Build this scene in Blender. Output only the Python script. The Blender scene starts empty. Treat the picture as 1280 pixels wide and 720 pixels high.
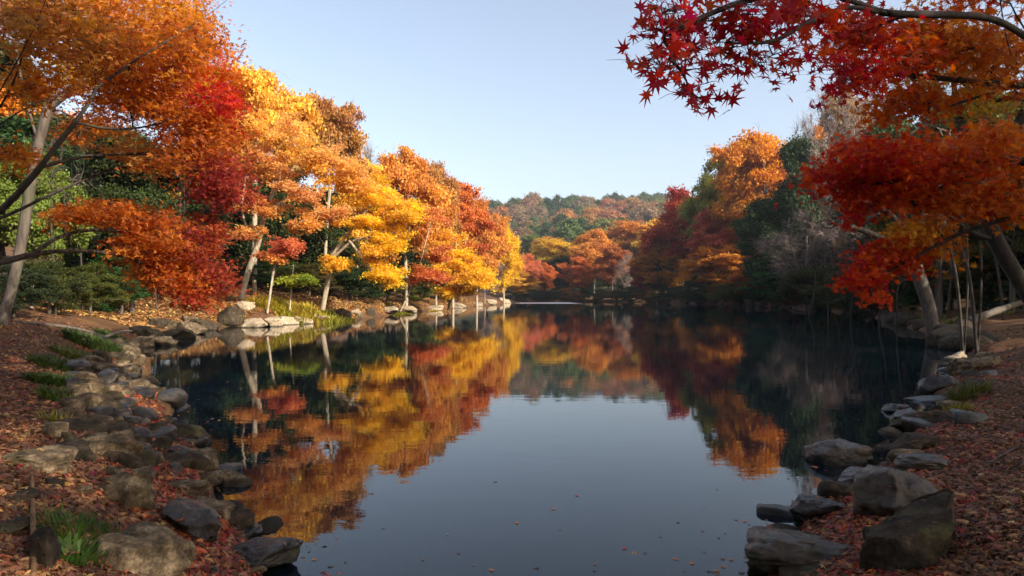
import bpy, math, random
import numpy as np
from mathutils import Vector, noise, Matrix

# ------------------------------------------------------------------ basics
scene = bpy.context.scene
COL = scene.collection
F = 800.0; CX = 640.0; HY = 369.0; EYE = 1.7

def P(px, py, d):
    return np.array([(px-CX)/F*d, d, EYE-(py-HY)/F*d])

def rs(seed): return np.random.default_rng(seed)

def hash2(ix, iy, seed):
    n = (ix.astype(np.int64)*374761393 + iy.astype(np.int64)*668265263 + seed*982451653) & 0x7fffffff
    n = (n ^ (n >> 13)) * 1274126177 & 0x7fffffff
    n = n ^ (n >> 16)
    return (n & 0xffff)/65535.0

def vnoise(x, y, scale, seed=0):
    x = np.asarray(x)/scale; y = np.asarray(y)/scale
    ix = np.floor(x); iy = np.floor(y)
    fx = x-ix; fy = y-iy
    fx = fx*fx*(3-2*fx); fy = fy*fy*(3-2*fy)
    a = hash2(ix, iy, seed); b = hash2(ix+1, iy, seed)
    c = hash2(ix, iy+1, seed); d = hash2(ix+1, iy+1, seed)
    return (a*(1-fx)+b*fx)*(1-fy)+(c*(1-fx)+d*fx)*fy - 0.5

# ------------------------------------------------------------------ mesh helpers
def make_mesh(name, verts, loops, sizes, mat=None, smooth=False, fattr=None, cattr=None):
    me = bpy.data.meshes.new(name)
    verts = np.asarray(verts, np.float32).reshape(-1, 3)
    loops = np.asarray(loops, np.int32).ravel()
    sizes = np.asarray(sizes, np.int32)
    me.vertices.add(len(verts)); me.vertices.foreach_set('co', verts.ravel())
    me.loops.add(len(loops)); me.loops.foreach_set('vertex_index', loops)
    me.polygons.add(len(sizes))
    st = np.concatenate([[0], np.cumsum(sizes)[:-1]]).astype(np.int32)
    me.polygons.foreach_set('loop_start', st)
    me.update(calc_edges=True)
    if smooth:
        me.polygons.foreach_set('use_smooth', np.ones(len(sizes), bool))
    if fattr is not None:
        a = me.attributes.new('tint', 'FLOAT', 'FACE')
        a.data.foreach_set('value', np.asarray(fattr, np.float32))
    if cattr is not None:
        c = me.attributes.new('leafcol', 'FLOAT_COLOR', 'CORNER')
        cc = np.repeat(np.asarray(cattr, np.float32), sizes, axis=0)
        cc = np.concatenate([cc, np.ones((len(cc), 1), np.float32)], 1)
        c.data.foreach_set('color', cc.ravel())
    if mat is not None: me.materials.append(mat)
    return me

def link(name, data, parent=None, loc=None):
    o = bpy.data.objects.new(name, data)
    COL.objects.link(o)
    if parent is not None: o.parent = parent
    if loc is not None: o.location = [float(v) for v in loc]
    return o

def tag(o, label=None, cat=None, group=None, kind=None):
    if label: o['label'] = label
    if cat: o['category'] = cat
    if group: o['group'] = group
    if kind: o['kind'] = kind
    return o

def tubes(lines, sides=6):
    """lines: list of (pts Nx3, radii N) -> verts, loops, sizes"""
    V = []; L = []; S = []; base = 0
    for pts, rad, ns in lines:
        pts = np.asarray(pts, float); n = len(pts)
        if n < 2: continue
        t = np.gradient(pts, axis=0)
        t /= (np.linalg.norm(t, axis=1, keepdims=True)+1e-9)
        ref = np.array([0, 0, 1.0]) if abs(t[0][2]) < .8 else np.array([1.0, 0, 0])
        u = np.cross(t, ref); u /= (np.linalg.norm(u, axis=1, keepdims=True)+1e-9)
        w = np.cross(t, u)
        ang = np.arange(ns)*2*math.pi/ns
        ring = pts[:, None, :] + np.asarray(rad)[:, None, None]*(np.cos(ang)[None, :, None]*u[:, None, :]+np.sin(ang)[None, :, None]*w[:, None, :])
        V.append(ring.reshape(-1, 3))
        i = np.arange(n-1)[:, None]*ns; k = np.arange(ns)[None, :]; k2 = (k+1) % ns
        q = np.stack([i+k, i+k2, i+ns+k2, i+ns+k], -1).reshape(-1, 4)+base
        L.append(q.ravel()); S.append(np.full(len(q), 4))
        L.append(np.arange(ns)[::-1]+base); S.append([ns])
        L.append(np.arange(ns)+base+(n-1)*ns); S.append([ns])
        base += n*ns
    return np.concatenate(V), np.concatenate(L), np.concatenate(S)

# ------------------------------------------------------------------ materials
def newmat(name):
    m = bpy.data.materials.new(name); m.use_nodes = True
    nt = m.node_tree
    for n in list(nt.nodes): nt.nodes.remove(n)
    return m, nt, nt.nodes, nt.links

def nd(nt, t, **kw):
    n = nt.nodes.new(t)
    for k, v in kw.items():
        if k.startswith('i_'): n.inputs[k[2:].replace('_', ' ')].default_value = v
        else: setattr(n, k, v)
    return n

def ramp(nt, stops, fac):
    r = nt.nodes.new('ShaderNodeValToRGB')
    e = r.color_ramp.elements
    e[0].position, e[0].color = stops[0][0], (*stops[0][1], 1)
    e[1].position, e[1].color = stops[1][0], (*stops[1][1], 1)
    for p, c in stops[2:]:
        x = e.new(p); x.color = (*c, 1)
    nt.links.new(fac, r.inputs[0])
    return r

def noise_n(nt, scale, detail=5, rough=.6, coord='Object', vec=None):
    n = nt.nodes.new('ShaderNodeTexNoise')
    n.inputs['Scale'].default_value = scale; n.inputs['Detail'].default_value = detail
    n.inputs['Roughness'].default_value = rough
    if vec is None:
        tc = nt.nodes.new('ShaderNodeTexCoord'); vec = tc.outputs[coord]
    nt.links.new(vec, n.inputs['Vector'])
    return n

def leaf_material(name, mode, trans=.45, gloss=.25):
    m, nt, N, L = newmat(name)
    tint = nd(nt, 'ShaderNodeAttribute', attribute_name='tint')
    if mode == 'obj':
        oi = nd(nt, 'ShaderNodeObjectInfo'); col = oi.outputs['Color']
    else:
        ca = nd(nt, 'ShaderNodeAttribute', attribute_name='leafcol'); col = ca.outputs['Color']
    hsv = nd(nt, 'ShaderNodeHueSaturation')
    mh = nd(nt, 'ShaderNodeMapRange'); mh.inputs['To Min'].default_value = .472; mh.inputs['To Max'].default_value = .526
    mv = nd(nt, 'ShaderNodeMapRange'); mv.inputs['To Min'].default_value = .6; mv.inputs['To Max'].default_value = 1.3
    L.new(tint.outputs['Fac'], mh.inputs['Value']); L.new(tint.outputs['Fac'], mv.inputs['Value'])
    L.new(col, hsv.inputs['Color']); L.new(mh.outputs[0], hsv.inputs['Hue']); L.new(mv.outputs[0], hsv.inputs['Value'])
    pb = nd(nt, 'ShaderNodeBsdfPrincipled'); pb.inputs['Roughness'].default_value = .55
    pb.inputs['Specular IOR Level'].default_value = gloss
    L.new(hsv.outputs[0], pb.inputs['Base Color'])
    tr = nd(nt, 'ShaderNodeBsdfTranslucent')
    sat = nd(nt, 'ShaderNodeHueSaturation'); sat.inputs['Saturation'].default_value = 1.03; sat.inputs['Value'].default_value = 1.25
    L.new(hsv.outputs[0], sat.inputs['Color']); L.new(sat.outputs[0], tr.inputs['Color'])
    mx = nd(nt, 'ShaderNodeMixShader'); mx.inputs[0].default_value = trans
    L.new(pb.outputs[0], mx.inputs[1]); L.new(tr.outputs[0], mx.inputs[2])
    out = nd(nt, 'ShaderNodeOutputMaterial'); L.new(mx.outputs[0], out.inputs['Surface'])
    return m

def bark_material(name, dark, light, scale=3.0, rough=.85):
    m, nt, N, L = newmat(name)
    tc = nd(nt, 'ShaderNodeTexCoord'); mp = nd(nt, 'ShaderNodeMapping'); mp.inputs['Scale'].default_value = (4, 4, 1)
    L.new(tc.outputs['Object'], mp.inputs['Vector'])
    n1 = noise_n(nt, scale, 6, .7, vec=mp.outputs[0])
    r = ramp(nt, [(.35, dark), (.68, light)], n1.outputs['Fac'])
    n2 = noise_n(nt, 1.1, 3, .5)
    r2 = ramp(nt, [(.5, (0, 0, 0)), (.7, (1, 1, 1))], n2.outputs['Fac'])
    mix = nd(nt, 'ShaderNodeMix', data_type='RGBA'); mix.inputs['B'].default_value = (.07, .085, .03, 1)
    mm = nd(nt, 'ShaderNodeMath', operation='MULTIPLY'); mm.inputs[1].default_value = .45
    L.new(r2.outputs[0], mm.inputs[0]); L.new(mm.outputs[0], mix.inputs['Factor']); L.new(r.outputs[0], mix.inputs['A'])
    pb = nd(nt, 'ShaderNodeBsdfPrincipled'); pb.inputs['Roughness'].default_value = rough
    L.new(mix.outputs['Result'], pb.inputs['Base Color'])
    b = nd(nt, 'ShaderNodeBump'); b.inputs['Strength'].default_value = .6; b.inputs['Distance'].default_value = .02
    L.new(n1.outputs['Fac'], b.inputs['Height']); L.new(b.outputs[0], pb.inputs['Normal'])
    out = nd(nt, 'ShaderNodeOutputMaterial'); L.new(pb.outputs[0], out.inputs['Surface'])
    return m

def rock_material(name, dark, mid, light, rough=(.75, .95), moss=.25, wet=0.0, bump=.5):
    m, nt, N, L = newmat(name)
    tc = nd(nt, 'ShaderNodeTexCoord'); oi = nd(nt, 'ShaderNodeObjectInfo')
    va = nd(nt, 'ShaderNodeVectorMath', operation='ADD'); L.new(tc.outputs['Object'], va.inputs[0])
    vm = nd(nt, 'ShaderNodeVectorMath', operation='SCALE'); vm.inputs[0].default_value = (37, 17, 53); L.new(oi.outputs['Random'], vm.inputs['Scale'])
    L.new(vm.outputs[0], va.inputs[1]); V = va.outputs[0]
    n1 = noise_n(nt, 9, 9, .72, vec=V); n2 = noise_n(nt, 60, 6, .75, vec=V); n3 = noise_n(nt, 4.2, 4, .6, vec=V)
    r = ramp(nt, [(.34, dark), (.66, light), (.5, mid)], n1.outputs['Fac'])
    mx = nd(nt, 'ShaderNodeMix', data_type='RGBA', blend_type='MULTIPLY'); mx.inputs['Factor'].default_value = .8
    r2 = ramp(nt, [(.35, (.4, .4, .4)), (.62, (1.4, 1.4, 1.4))], n2.outputs['Fac'])
    L.new(r.outputs[0], mx.inputs['A']); L.new(r2.outputs[0], mx.inputs['B'])
    r3 = ramp(nt, [(.56, (0, 0, 0)), (.7, (1, 1, 1))], n3.outputs['Fac'])
    mm = nd(nt, 'ShaderNodeMath', operation='MULTIPLY'); mm.inputs[1].default_value = moss; L.new(r3.outputs[0], mm.inputs[0])
    m2 = nd(nt, 'ShaderNodeMix', data_type='RGBA'); m2.inputs['B'].default_value = (.10, .095, .025, 1)
    L.new(mm.outputs[0], m2.inputs['Factor']); L.new(mx.outputs['Result'], m2.inputs['A'])
    pb = nd(nt, 'ShaderNodeBsdfPrincipled')
    geo = nd(nt, 'ShaderNodeNewGeometry'); sp = nd(nt, 'ShaderNodeSeparateXYZ'); L.new(geo.outputs['Position'], sp.inputs[0])
    wl = nd(nt, 'ShaderNodeMath', operation='MULTIPLY_ADD'); wl.inputs[1].default_value = -.08; L.new(n3.outputs['Fac'], wl.inputs[0]); L.new(sp.outputs['Z'], wl.inputs[2])
    wf = nd(nt, 'ShaderNodeMapRange'); wf.inputs['From Min'].default_value = .03; wf.inputs['From Max'].default_value = .0; wf.inputs['To Max'].default_value = .75; L.new(wl.outputs[0], wf.inputs['Value'])
    dk = nd(nt, 'ShaderNodeMix', data_type='RGBA'); dk.inputs['B'].default_value = (.012, .011, .007, 1); L.new(wf.outputs[0], dk.inputs['Factor']); L.new(m2.outputs['Result'], dk.inputs['A'])
    L.new(dk.outputs['Result'], pb.inputs['Base Color'])
    rr = nd(nt, 'ShaderNodeMapRange'); rr.inputs['To Min'].default_value = rough[0]; rr.inputs['To Max'].default_value = rough[1]
    L.new(n1.outputs['Fac'], rr.inputs['Value']); L.new(rr.outputs[0], pb.inputs['Roughness'])
    pb.inputs['Specular IOR Level'].default_value = .22
    if wet > 0:
        pb.inputs['Coat Weight'].default_value = wet; pb.inputs['Coat Roughness'].default_value = .07; pb.inputs['Coat IOR'].default_value = 1.38
    b = nd(nt, 'ShaderNodeBump'); b.inputs['Strength'].default_value = bump; b.inputs['Distance'].default_value = .02
    L.new(n2.outputs['Fac'], b.inputs['Height'])
    b2 = nd(nt, 'ShaderNodeBump'); b2.inputs['Strength'].default_value = bump; b2.inputs['Distance'].default_value = .06
    L.new(n1.outputs['Fac'], b2.inputs['Height']); L.new(b.outputs[0], b2.inputs['Normal']); L.new(b2.outputs[0], pb.inputs['Normal'])
    if wet > 0: L.new(b2.outputs[0], pb.inputs['Coat Normal'])
    out = nd(nt, 'ShaderNodeOutputMaterial'); L.new(pb.outputs[0], out.inputs['Surface'])
    return m

def simple_material(name, c1, c2, scale=8, rough=.8, spec=.3):
    m, nt, N, L = newmat(name)
    n = noise_n(nt, scale, 5, .6); r = ramp(nt, [(.35, c1), (.65, c2)], n.outputs['Fac'])
    pb = nd(nt, 'ShaderNodeBsdfPrincipled'); pb.inputs['Roughness'].default_value = rough; pb.inputs['Specular IOR Level'].default_value = spec
    L.new(r.outputs[0], pb.inputs['Base Color'])
    b = nd(nt, 'ShaderNodeBump'); b.inputs['Strength'].default_value = .5; b.inputs['Distance'].default_value = .02
    L.new(n.outputs['Fac'], b.inputs['Height']); L.new(b.outputs[0], pb.inputs['Normal'])
    out = nd(nt, 'ShaderNodeOutputMaterial'); L.new(pb.outputs[0], out.inputs['Surface'])
    return m

M_LEAF = leaf_material('leaf_plain', 'obj', .42)
M_LEAFC = leaf_material('leaf_blend', 'attr', .58)
M_EVER = leaf_material('leaf_evergreen', 'obj', .25, .15)
M_LITTER = leaf_material('fallen_leaf', 'attr', .12, .3)
M_GRASS = leaf_material('grass_blade', 'obj', .35, .3)
M_BARK = bark_material('bark_grey', (.04, .03, .022), (.15, .115, .085))
M_BARKPALE = bark_material('bark_pale', (.2, .15, .1), (.5, .42, .3))  # pale tone stands in for sunlight on the lit trunks
M_BARKDARK = bark_material('bark_dark', (.018, .012, .009), (.06, .042, .03))
M_TWIG = bark_material('twig_mauve', (.16, .1, .08), (.34, .25, .21))

# ------------------------------------------------------------------ shoreline and terrain
SHORE = np.array([(-0.3, 2.0), (-1.0, 2.9), (-1.45, 3.95), (-2.3, 5), (-3.3, 6.8), (-4.9, 9), (-6.3, 11), (-8, 13.5), (-10.4, 17), (-12.6, 21), (-14.2, 25),
    (-16.2, 29.5), (-16.6, 33), (-14.6, 35.5), (-13.0, 37.5), (-11.9, 40), (-11.2, 44), (-10.6, 52), (-9.7, 65), (-8, 78), (-5.9, 91), (-3.5, 112), (-0.5, 140), (1, 160),
    (10, 174), (20, 178), (29, 166), (33, 146), (36, 128), (38.5, 112), (38.5, 97), (37.5, 85), (35.5, 72), (31.5, 57), (27.2, 46.5), (22.5, 36), (19.5, 30), (16, 23.5), (13.6, 19.5), (11.2, 16),
    (8.6, 12.4), (6.0, 9.2), (4.35, 7.1), (3.1, 5.7), (2.1, 4.7), (1.5, 4.0), (1.0, 3.0), (.5, 2.0)])

def shore_sd(x, y):
    x = np.atleast_1d(np.asarray(x, float)).ravel(); y = np.atleast_1d(np.asarray(y, float)).ravel()
    best = np.full(x.shape, 1e9); inside = np.zeros(x.shape, bool)
    n = len(SHORE)
    for i in range(n):
        a = SHORE[i]; b = SHORE[(i+1) % n]; e = b-a
        t = np.clip(((x-a[0])*e[0]+(y-a[1])*e[1])/(e@e), 0, 1)
        d = (x-a[0]-t*e[0])**2+(y-a[1]-t*e[1])**2
        best = np.minimum(best, d)
        c = (a[1] > y) != (b[1] > y)
        xi = a[0]+(y-a[1])*e[0]/(e[1] if e[1] != 0 else 1e-9)
        inside ^= c & (x < xi)
    d = np.sqrt(best)
    return np.where(inside, -d, d)

def smooth(a, b, x):
    t = np.clip((x-a)/(b-a), 0, 1); return t*t*(3-2*t)

HILLPX = np.array([-900, -300, 200, 450, 560, 610, 660, 700, 740, 780, 830, 880, 950, 1050, 1250, 1600, 2400])
HILLPY = np.array([369, 340, 300, 275, 268, 263, 259, 256, 252, 247, 246, 250, 260, 275, 300, 330, 369])

def height(x, y):
    shp = np.shape(x)
    x = np.asarray(x, float).ravel(); y = np.asarray(y, float).ravel()
    d = shore_sd(x, y)
    d = d + 0.5*vnoise(x, y, 1.3, 5)*np.clip(np.hypot(x, y)/8, .3, 2.5)
    left = smooth(2, -2, x - (y*0.02)) * smooth(170, 120, y)
    wn = smooth(30, 5, np.hypot(x, y))
    k = .10*(1-left)+.155*left
    st = (.22+.2*left)*(1-np.exp(-np.maximum(d, 0)/(.45+.5*left)))
    dp = np.maximum(d, 0)
    out = .03+st+k*np.minimum(dp, 14)+.09*np.clip(dp-14, 0, 30)+.12*np.clip(dp-44, 0, 60)
    mid = left*smooth(30, 38, y)
    out = out+mid*(.3*(1-np.exp(-dp/.5)))
    out = out+.45*left*np.exp(-((x+10.5)**2+(y-12)**2)/22.)
    # right bank: terrace then rising hillside
    out = out+(1-left)*smooth(25, 60, y)*smooth(190, 150, y)*.20*np.clip(dp-4, 0, 32)
    # ground undulation and roots
    out = out+np.clip(dp, 0, 1.5)*(.22*vnoise(x, y, 3.3, 1)+.10*vnoise(x, y, .9, 2))+np.clip(dp, 0, .6)*.06*vnoise(x, y, .28, 3)
    # bank mass near its foot on the mid banks
    out = out+np.clip(dp, 0, 1)*smooth(22, 40, y)*(.38*vnoise(x, y, 1.1, 7)+.25*vnoise(x, y, .45, 8))
    inn = -np.minimum(.28*np.maximum(-d, 0)**.85+.02, 2.6)+.05*vnoise(x, y, .6, 4)*np.clip(-d, 0, 1)
    z = np.where(d > 0, out, inn)
    # the far hill
    r = np.hypot(x, y); px = CX+F*np.where(y > 1, x/np.maximum(y, 1), np.sign(x)*99)
    top = np.interp(px, HILLPX, HILLPY)
    Rr = 620.
    zh = (EYE+(HY-top)/F*Rr-17)*smooth(190, Rr, y)**1.25*smooth(1500, 900, y)
    zh = zh+smooth(230, 400, y)*(14*vnoise(x, y, 110, 11)+8*vnoise(x, y, 45, 12))*smooth(640, 520, y)
    rid = 13*np.exp(-((x-42)/50)**2-((y-300)/60)**2)
    z = np.where(y > 190, np.maximum(z*.6, 0)+np.maximum(zh, 0)+rid, z)
    return z.reshape(shp) if shp else float(z[0])

def gz(x, y): return float(height(np.array([x]), np.array([y]))[0])

def ground_at(px, py, zmin=0.0, dmax=400):
    ds = np.geomspace(2.0, dmax, 900)
    pts = np.stack([P(px, py, d) for d in ds])
    h = np.maximum(height(pts[:, 0], pts[:, 1]), zmin)
    k = np.argmax(pts[:, 2] <= h)
    if pts[k, 2] > h[k]: k = len(ds)-1
    return np.array([pts[k, 0], pts[k, 1], h[k]])

def build_ground():
    th_f = np.linspace(-.86, .86, 620); th_b = np.linspace(.86, 2*math.pi-.86, 120)[1:-1]
    th = np.concatenate([th_f, th_b]); nt_ = len(th)
    r = np.concatenate([[.4], np.geomspace(.8, 30, 190), np.geomspace(30.5, 260, 130), np.geomspace(265, 2600, 60)])
    R, T = np.meshgrid(r, th, indexing='ij')
    X = R*np.sin(T); Y = R*np.cos(T)
    Z = height(X, Y)
    V = np.stack([X, Y, Z], -1).reshape(-1, 3)
    i = np.arange(len(r)-1)[:, None]*nt_; k = np.arange(nt_)[None, :]; k2 = (k+1) % nt_
    q = np.stack([i+k, i+nt_+k, i+nt_+k2, i+k2], -1).reshape(-1, 4)
    L = np.concatenate([q.ravel(), np.arange(nt_)[::-1]]); S = np.concatenate([np.full(len(q), 4), [nt_]])
    q = q[:, ::-1]
    L = np.concatenate([q.ravel(), np.arange(nt_)])
    m, nt, N, Lk = newmat('forest_floor')
    n1 = noise_n(nt, 26, 8, .75); n2 = noise_n(nt, 1.1, 5, .6); n3 = noise_n(nt, .33, 5, .6); n4 = noise_n(nt, 120, 3, .6)
    r1 = ramp(nt, [(.3, (.03, .016, .009)), (.7, (.23, .12, .055)), (.52, (.10, .05, .024))], n1.outputs['Fac'])
    r4 = ramp(nt, [(.3, (.5, .5, .5)), (.7, (1.4, 1.3, 1.2))], n4.outputs['Fac'])
    mm = nd(nt, 'ShaderNodeMix', data_type='RGBA', blend_type='MULTIPLY'); mm.inputs['Factor'].default_value = .8
    Lk.new(r1.outputs[0], mm.inputs['A']); Lk.new(r4.outputs[0], mm.inputs['B'])
    r2 = ramp(nt, [(.45, (0, 0, 0)), (.65, (1, 1, 1))], n2.outputs['Fac'])
    mx = nd(nt, 'ShaderNodeMix', data_type='RGBA'); mx.inputs['B'].default_value = (.26, .13, .045, 1)
    h1 = nd(nt, 'ShaderNodeMath', operation='MULTIPLY'); h1.inputs[1].default_value = .4; Lk.new(r2.outputs[0], h1.inputs[0])
    Lk.new(h1.outputs[0], mx.inputs['Factor']); Lk.new(mm.outputs['Result'], mx.inputs['A'])
    # greener / paler earth by world height near the water and on the far hill
    geo = nd(nt, 'ShaderNodeNewGeometry'); sp = nd(nt, 'ShaderNodeSeparateXYZ'); Lk.new(geo.outputs['Position'], sp.inputs[0])
    bed = nd(nt, 'ShaderNodeMapRange'); bed.inputs['From Min'].default_value = .08; bed.inputs['From Max'].default_value = -.1
    Lk.new(sp.outputs['Z'], bed.inputs['Value'])
    mb = nd(nt, 'ShaderNodeMix', data_type='RGBA'); mb.inputs['B'].default_value = (.045, .038, .02, 1)
    Lk.new(bed.outputs[0], mb.inputs['Factor']); Lk.new(mx.outputs['Result'], mb.inputs['A'])
    far = nd(nt, 'ShaderNodeMapRange'); far.inputs['From Min'].default_value = 170; far.inputs['From Max'].default_value = 220
    Lk.new(sp.outputs['Y'], far.inputs['Value'])
    mf = nd(nt, 'ShaderNodeMix', data_type='RGBA'); mf.inputs['B'].default_value = (.05, .045, .018, 1)
    Lk.new(far.outputs[0], mf.inputs['Factor']); Lk.new(mb.outputs['Result'], mf.inputs['A'])
    # sandy litter on the sunlit middle of the left bank
    pb = nd(nt, 'ShaderNodeBsdfPrincipled'); pb.inputs['Roughness'].default_value = .9; pb.inputs['Specular IOR Level'].default_value = .2
    Lk.new(mf.outputs['Result'], pb.inputs['Base Color'])
    b = nd(nt, 'ShaderNodeBump'); b.inputs['Strength'].default_value = .9; b.inputs['Distance'].default_value = .05
    Lk.new(n1.outputs['Fac'], b.inputs['Height']); Lk.new(b.outputs[0], pb.inputs['Normal'])
    out = nd(nt, 'ShaderNodeOutputMaterial'); Lk.new(pb.outputs[0], out.inputs['Surface'])
    o = link('ground', make_mesh('ground', V, L, S, m, True))
    tag(o, 'leaf-strewn brown earth banks rising from the pond', None, None, 'structure')

def build_water():
    m, nt, N, L = newmat('pond_water')
    geo = nd(nt, 'ShaderNodeNewGeometry')
    mp = nd(nt, 'ShaderNodeMapping'); mp.inputs['Scale'].default_value = (1.0, 2.2, 1); L.new(geo.outputs['Position'], mp.inputs['Vector'])
    n1 = noise_n(nt, 1.6, 3, .5, vec=mp.outputs[0]); n2 = noise_n(nt, 7, 2, .5, vec=mp.outputs[0]); n3 = noise_n(nt, .12, 3, .5, vec=geo.outputs['Position'])
    b1 = nd(nt, 'ShaderNodeBump'); b1.inputs['Strength'].default_value = 1; b1.inputs['Distance'].default_value = WAVE1
    b2 = nd(nt, 'ShaderNodeBump'); b2.inputs['Strength'].default_value = 1; b2.inputs['Distance'].default_value = WAVE2
    L.new(n1.outputs['Fac'], b1.inputs['Height']); L.new(n2.outputs['Fac'], b2.inputs['Height']); L.new(b1.outputs[0], b2.inputs['Normal'])
    # one wind-ruffled strip far out
    sp = nd(nt, 'ShaderNodeSeparateXYZ'); L.new(geo.outputs['Position'], sp.inputs[0])
    def band(sock, c, hw, soft):
        a = nd(nt, 'ShaderNodeMath', operation='SUBTRACT'); a.inputs[1].default_value = c; L.new(sock, a.inputs[0])
        ab = nd(nt, 'ShaderNodeMath', operation='ABSOLUTE'); L.new(a.outputs[0], ab.inputs[0])
        mr = nd(nt, 'ShaderNodeMapRange'); mr.inputs['From Min'].default_value = hw; mr.inputs['From Max'].default_value = hw-soft; L.new(ab.outputs[0], mr.inputs['Value'])
        return mr.outputs[0]
    yb = band(sp.outputs['Y'], 142, 19, 8); xb = band(sp.outputs['X'], 7.5, 8.5, 3)
    mk = nd(nt, 'ShaderNodeMath', operation='MULTIPLY'); L.new(yb, mk.inputs[0]); L.new(xb, mk.inputs[1])
    rg = nd(nt, 'ShaderNodeMapRange'); rg.inputs['To Min'].default_value = .0; rg.inputs['To Max'].default_value = .3; L.new(mk.outputs[0], rg.inputs['Value'])
    gl = nd(nt, 'ShaderNodeBsdfGlossy'); gl.inputs['Color'].default_value = (1, 1, 1, 1); L.new(rg.outputs[0], gl.inputs['Roughness']); L.new(b2.outputs[0], gl.inputs['Normal'])
    tr = nd(nt, 'ShaderNodeBsdfTransparent'); tr.inputs['Color'].default_value = (.42, .46, .36, 1)
    df = nd(nt, 'ShaderNodeBsdfDiffuse'); df.inputs['Color'].default_value = (.006, .0135, .023, 1)
    m1 = nd(nt, 'ShaderNodeMixShader'); m1.inputs[0].default_value = .62; L.new(tr.outputs[0], m1.inputs[1]); L.new(df.outputs[0], m1.inputs[2])
    fr = nd(nt, 'ShaderNodeFresnel'); fr.inputs['IOR'].default_value = 1.38; L.new(b1.outputs[0], fr.inputs['Normal'])
    m2 = nd(nt, 'ShaderNodeMixShader'); L.new(fr.outputs[0], m2.inputs[0]); L.new(m1.outputs[0], m2.inputs[1]); L.new(gl.outputs[0], m2.inputs[2])
    out = nd(nt, 'ShaderNodeOutputMaterial'); L.new(m2.outputs[0], out.inputs['Surface'])
    V = [(-25, 1, 0), (55, 1, 0), (55, 190, 0), (-25, 190, 0)]
    o = link('water', make_mesh('water', V, [0, 1, 2, 3], [4], m))
    tag(o, 'still dark pond mirroring the autumn trees and the sky', None, None, 'structure')
WAVE1 = .0012; WAVE2 = .00018

# ------------------------------------------------------------------ leaves
def star_template(lobes=7):
    """palmate maple leaf, unit width, in xy; petiole toward -y. tris"""
    angs = np.radians([-128, -85, -42, 0, 42, 85, 128]); ln = np.array([.30, .46, .56, .62, .56, .46, .30])
    pts = [(0, -.08)]
    for i, (a, l) in enumerate(zip(angs, ln)):
        if i > 0:
            am = (a+angs[i-1])/2; pts.append((math.sin(am)*.19, math.cos(am)*.19))
        pts.append((math.sin(a)*l, math.cos(a)*l))
    pts.append((0, -.09)); pts = np.array(pts)
    n = len(pts)
    V = np.zeros((n, 3)); V[:, :2] = pts
    rr = np.hypot(pts[:, 0], pts[:, 1]); V[:, 2] = -.22*rr**2
    V[0, 2] = .02
    loops = []; sz = []
    # lobes as kites: centre, notch, tip, notch
    for i in range(7):
        tip = 1+2*i
        a = tip-1 if i > 0 else n-1
        b = tip+1 if i < 6 else n-1
        loops += [0, b, tip, a]; sz.append(4)
    return V, np.array(loops), np.array(sz)

def kite_template():
    """three-lobed leaf, cheaper"""
    V = [(0, -.3, .05)]; loops = []; sz = []
    for a, l in ((-62, .5), (0, .85), (62, .5)):
        a = math.radians(a); i = len(V)
        for da, r in ((-.42, l*.5), (0, l), (.42, l*.5)):
            V.append((math.sin(a+da)*r, math.cos(a+da)*r-.3, -.16*r))
        loops += [0, i+2, i+1, i]; sz.append(4)
    return np.array(V, float), np.array(loops), np.array(sz)

def quad_template():
    V = np.array([(-.5, -.1, 0), (.05, -.55, .16), (.5, .12, 0), (-.08, .5, .14)], float)
    return V, np.array([0, 1, 2, 3]), np.array([4])

def blob_template():
    V = np.array([(-.5, -.25, 0), (-.05, -.42, .1), (.1, -.6, .05), (.5, -.1, -.05), (.3, .3, .12), (.25, .6, 0), (-.2, .35, .12), (-.55, .3, 0)], float)
    return V, np.array([0, 1, 4, 6, 1, 2, 3, 4, 6, 4, 5, 7]), np.array([4, 4, 4])

def frames(n, up, rng, jitter):
    nr = up+rng.normal(0, jitter, (n, 3)); nr /= np.linalg.norm(nr, axis=1, keepdims=True)+1e-9
    a = rng.normal(0, 1, (n, 3)); u = np.cross(nr, a); u /= np.linalg.norm(u, axis=1, keepdims=True)+1e-9
    return u, np.cross(nr, u), nr

def place(tmpl, pos, size, u, v, w):
    V, lo, sz = tmpl; n = len(pos); k = len(V)
    W = pos[:, None, :]+size[:, None, None]*(V[None, :, 0:1]*u[:, None, :]+V[None, :, 1:2]*v[:, None, :]+V[None, :, 2:3]*w[:, None, :])
    L = (np.arange(n)[:, None]*k+lo[None, :]).ravel()
    return W.reshape(-1, 3), L, np.tile(sz, n), len(sz)

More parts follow.
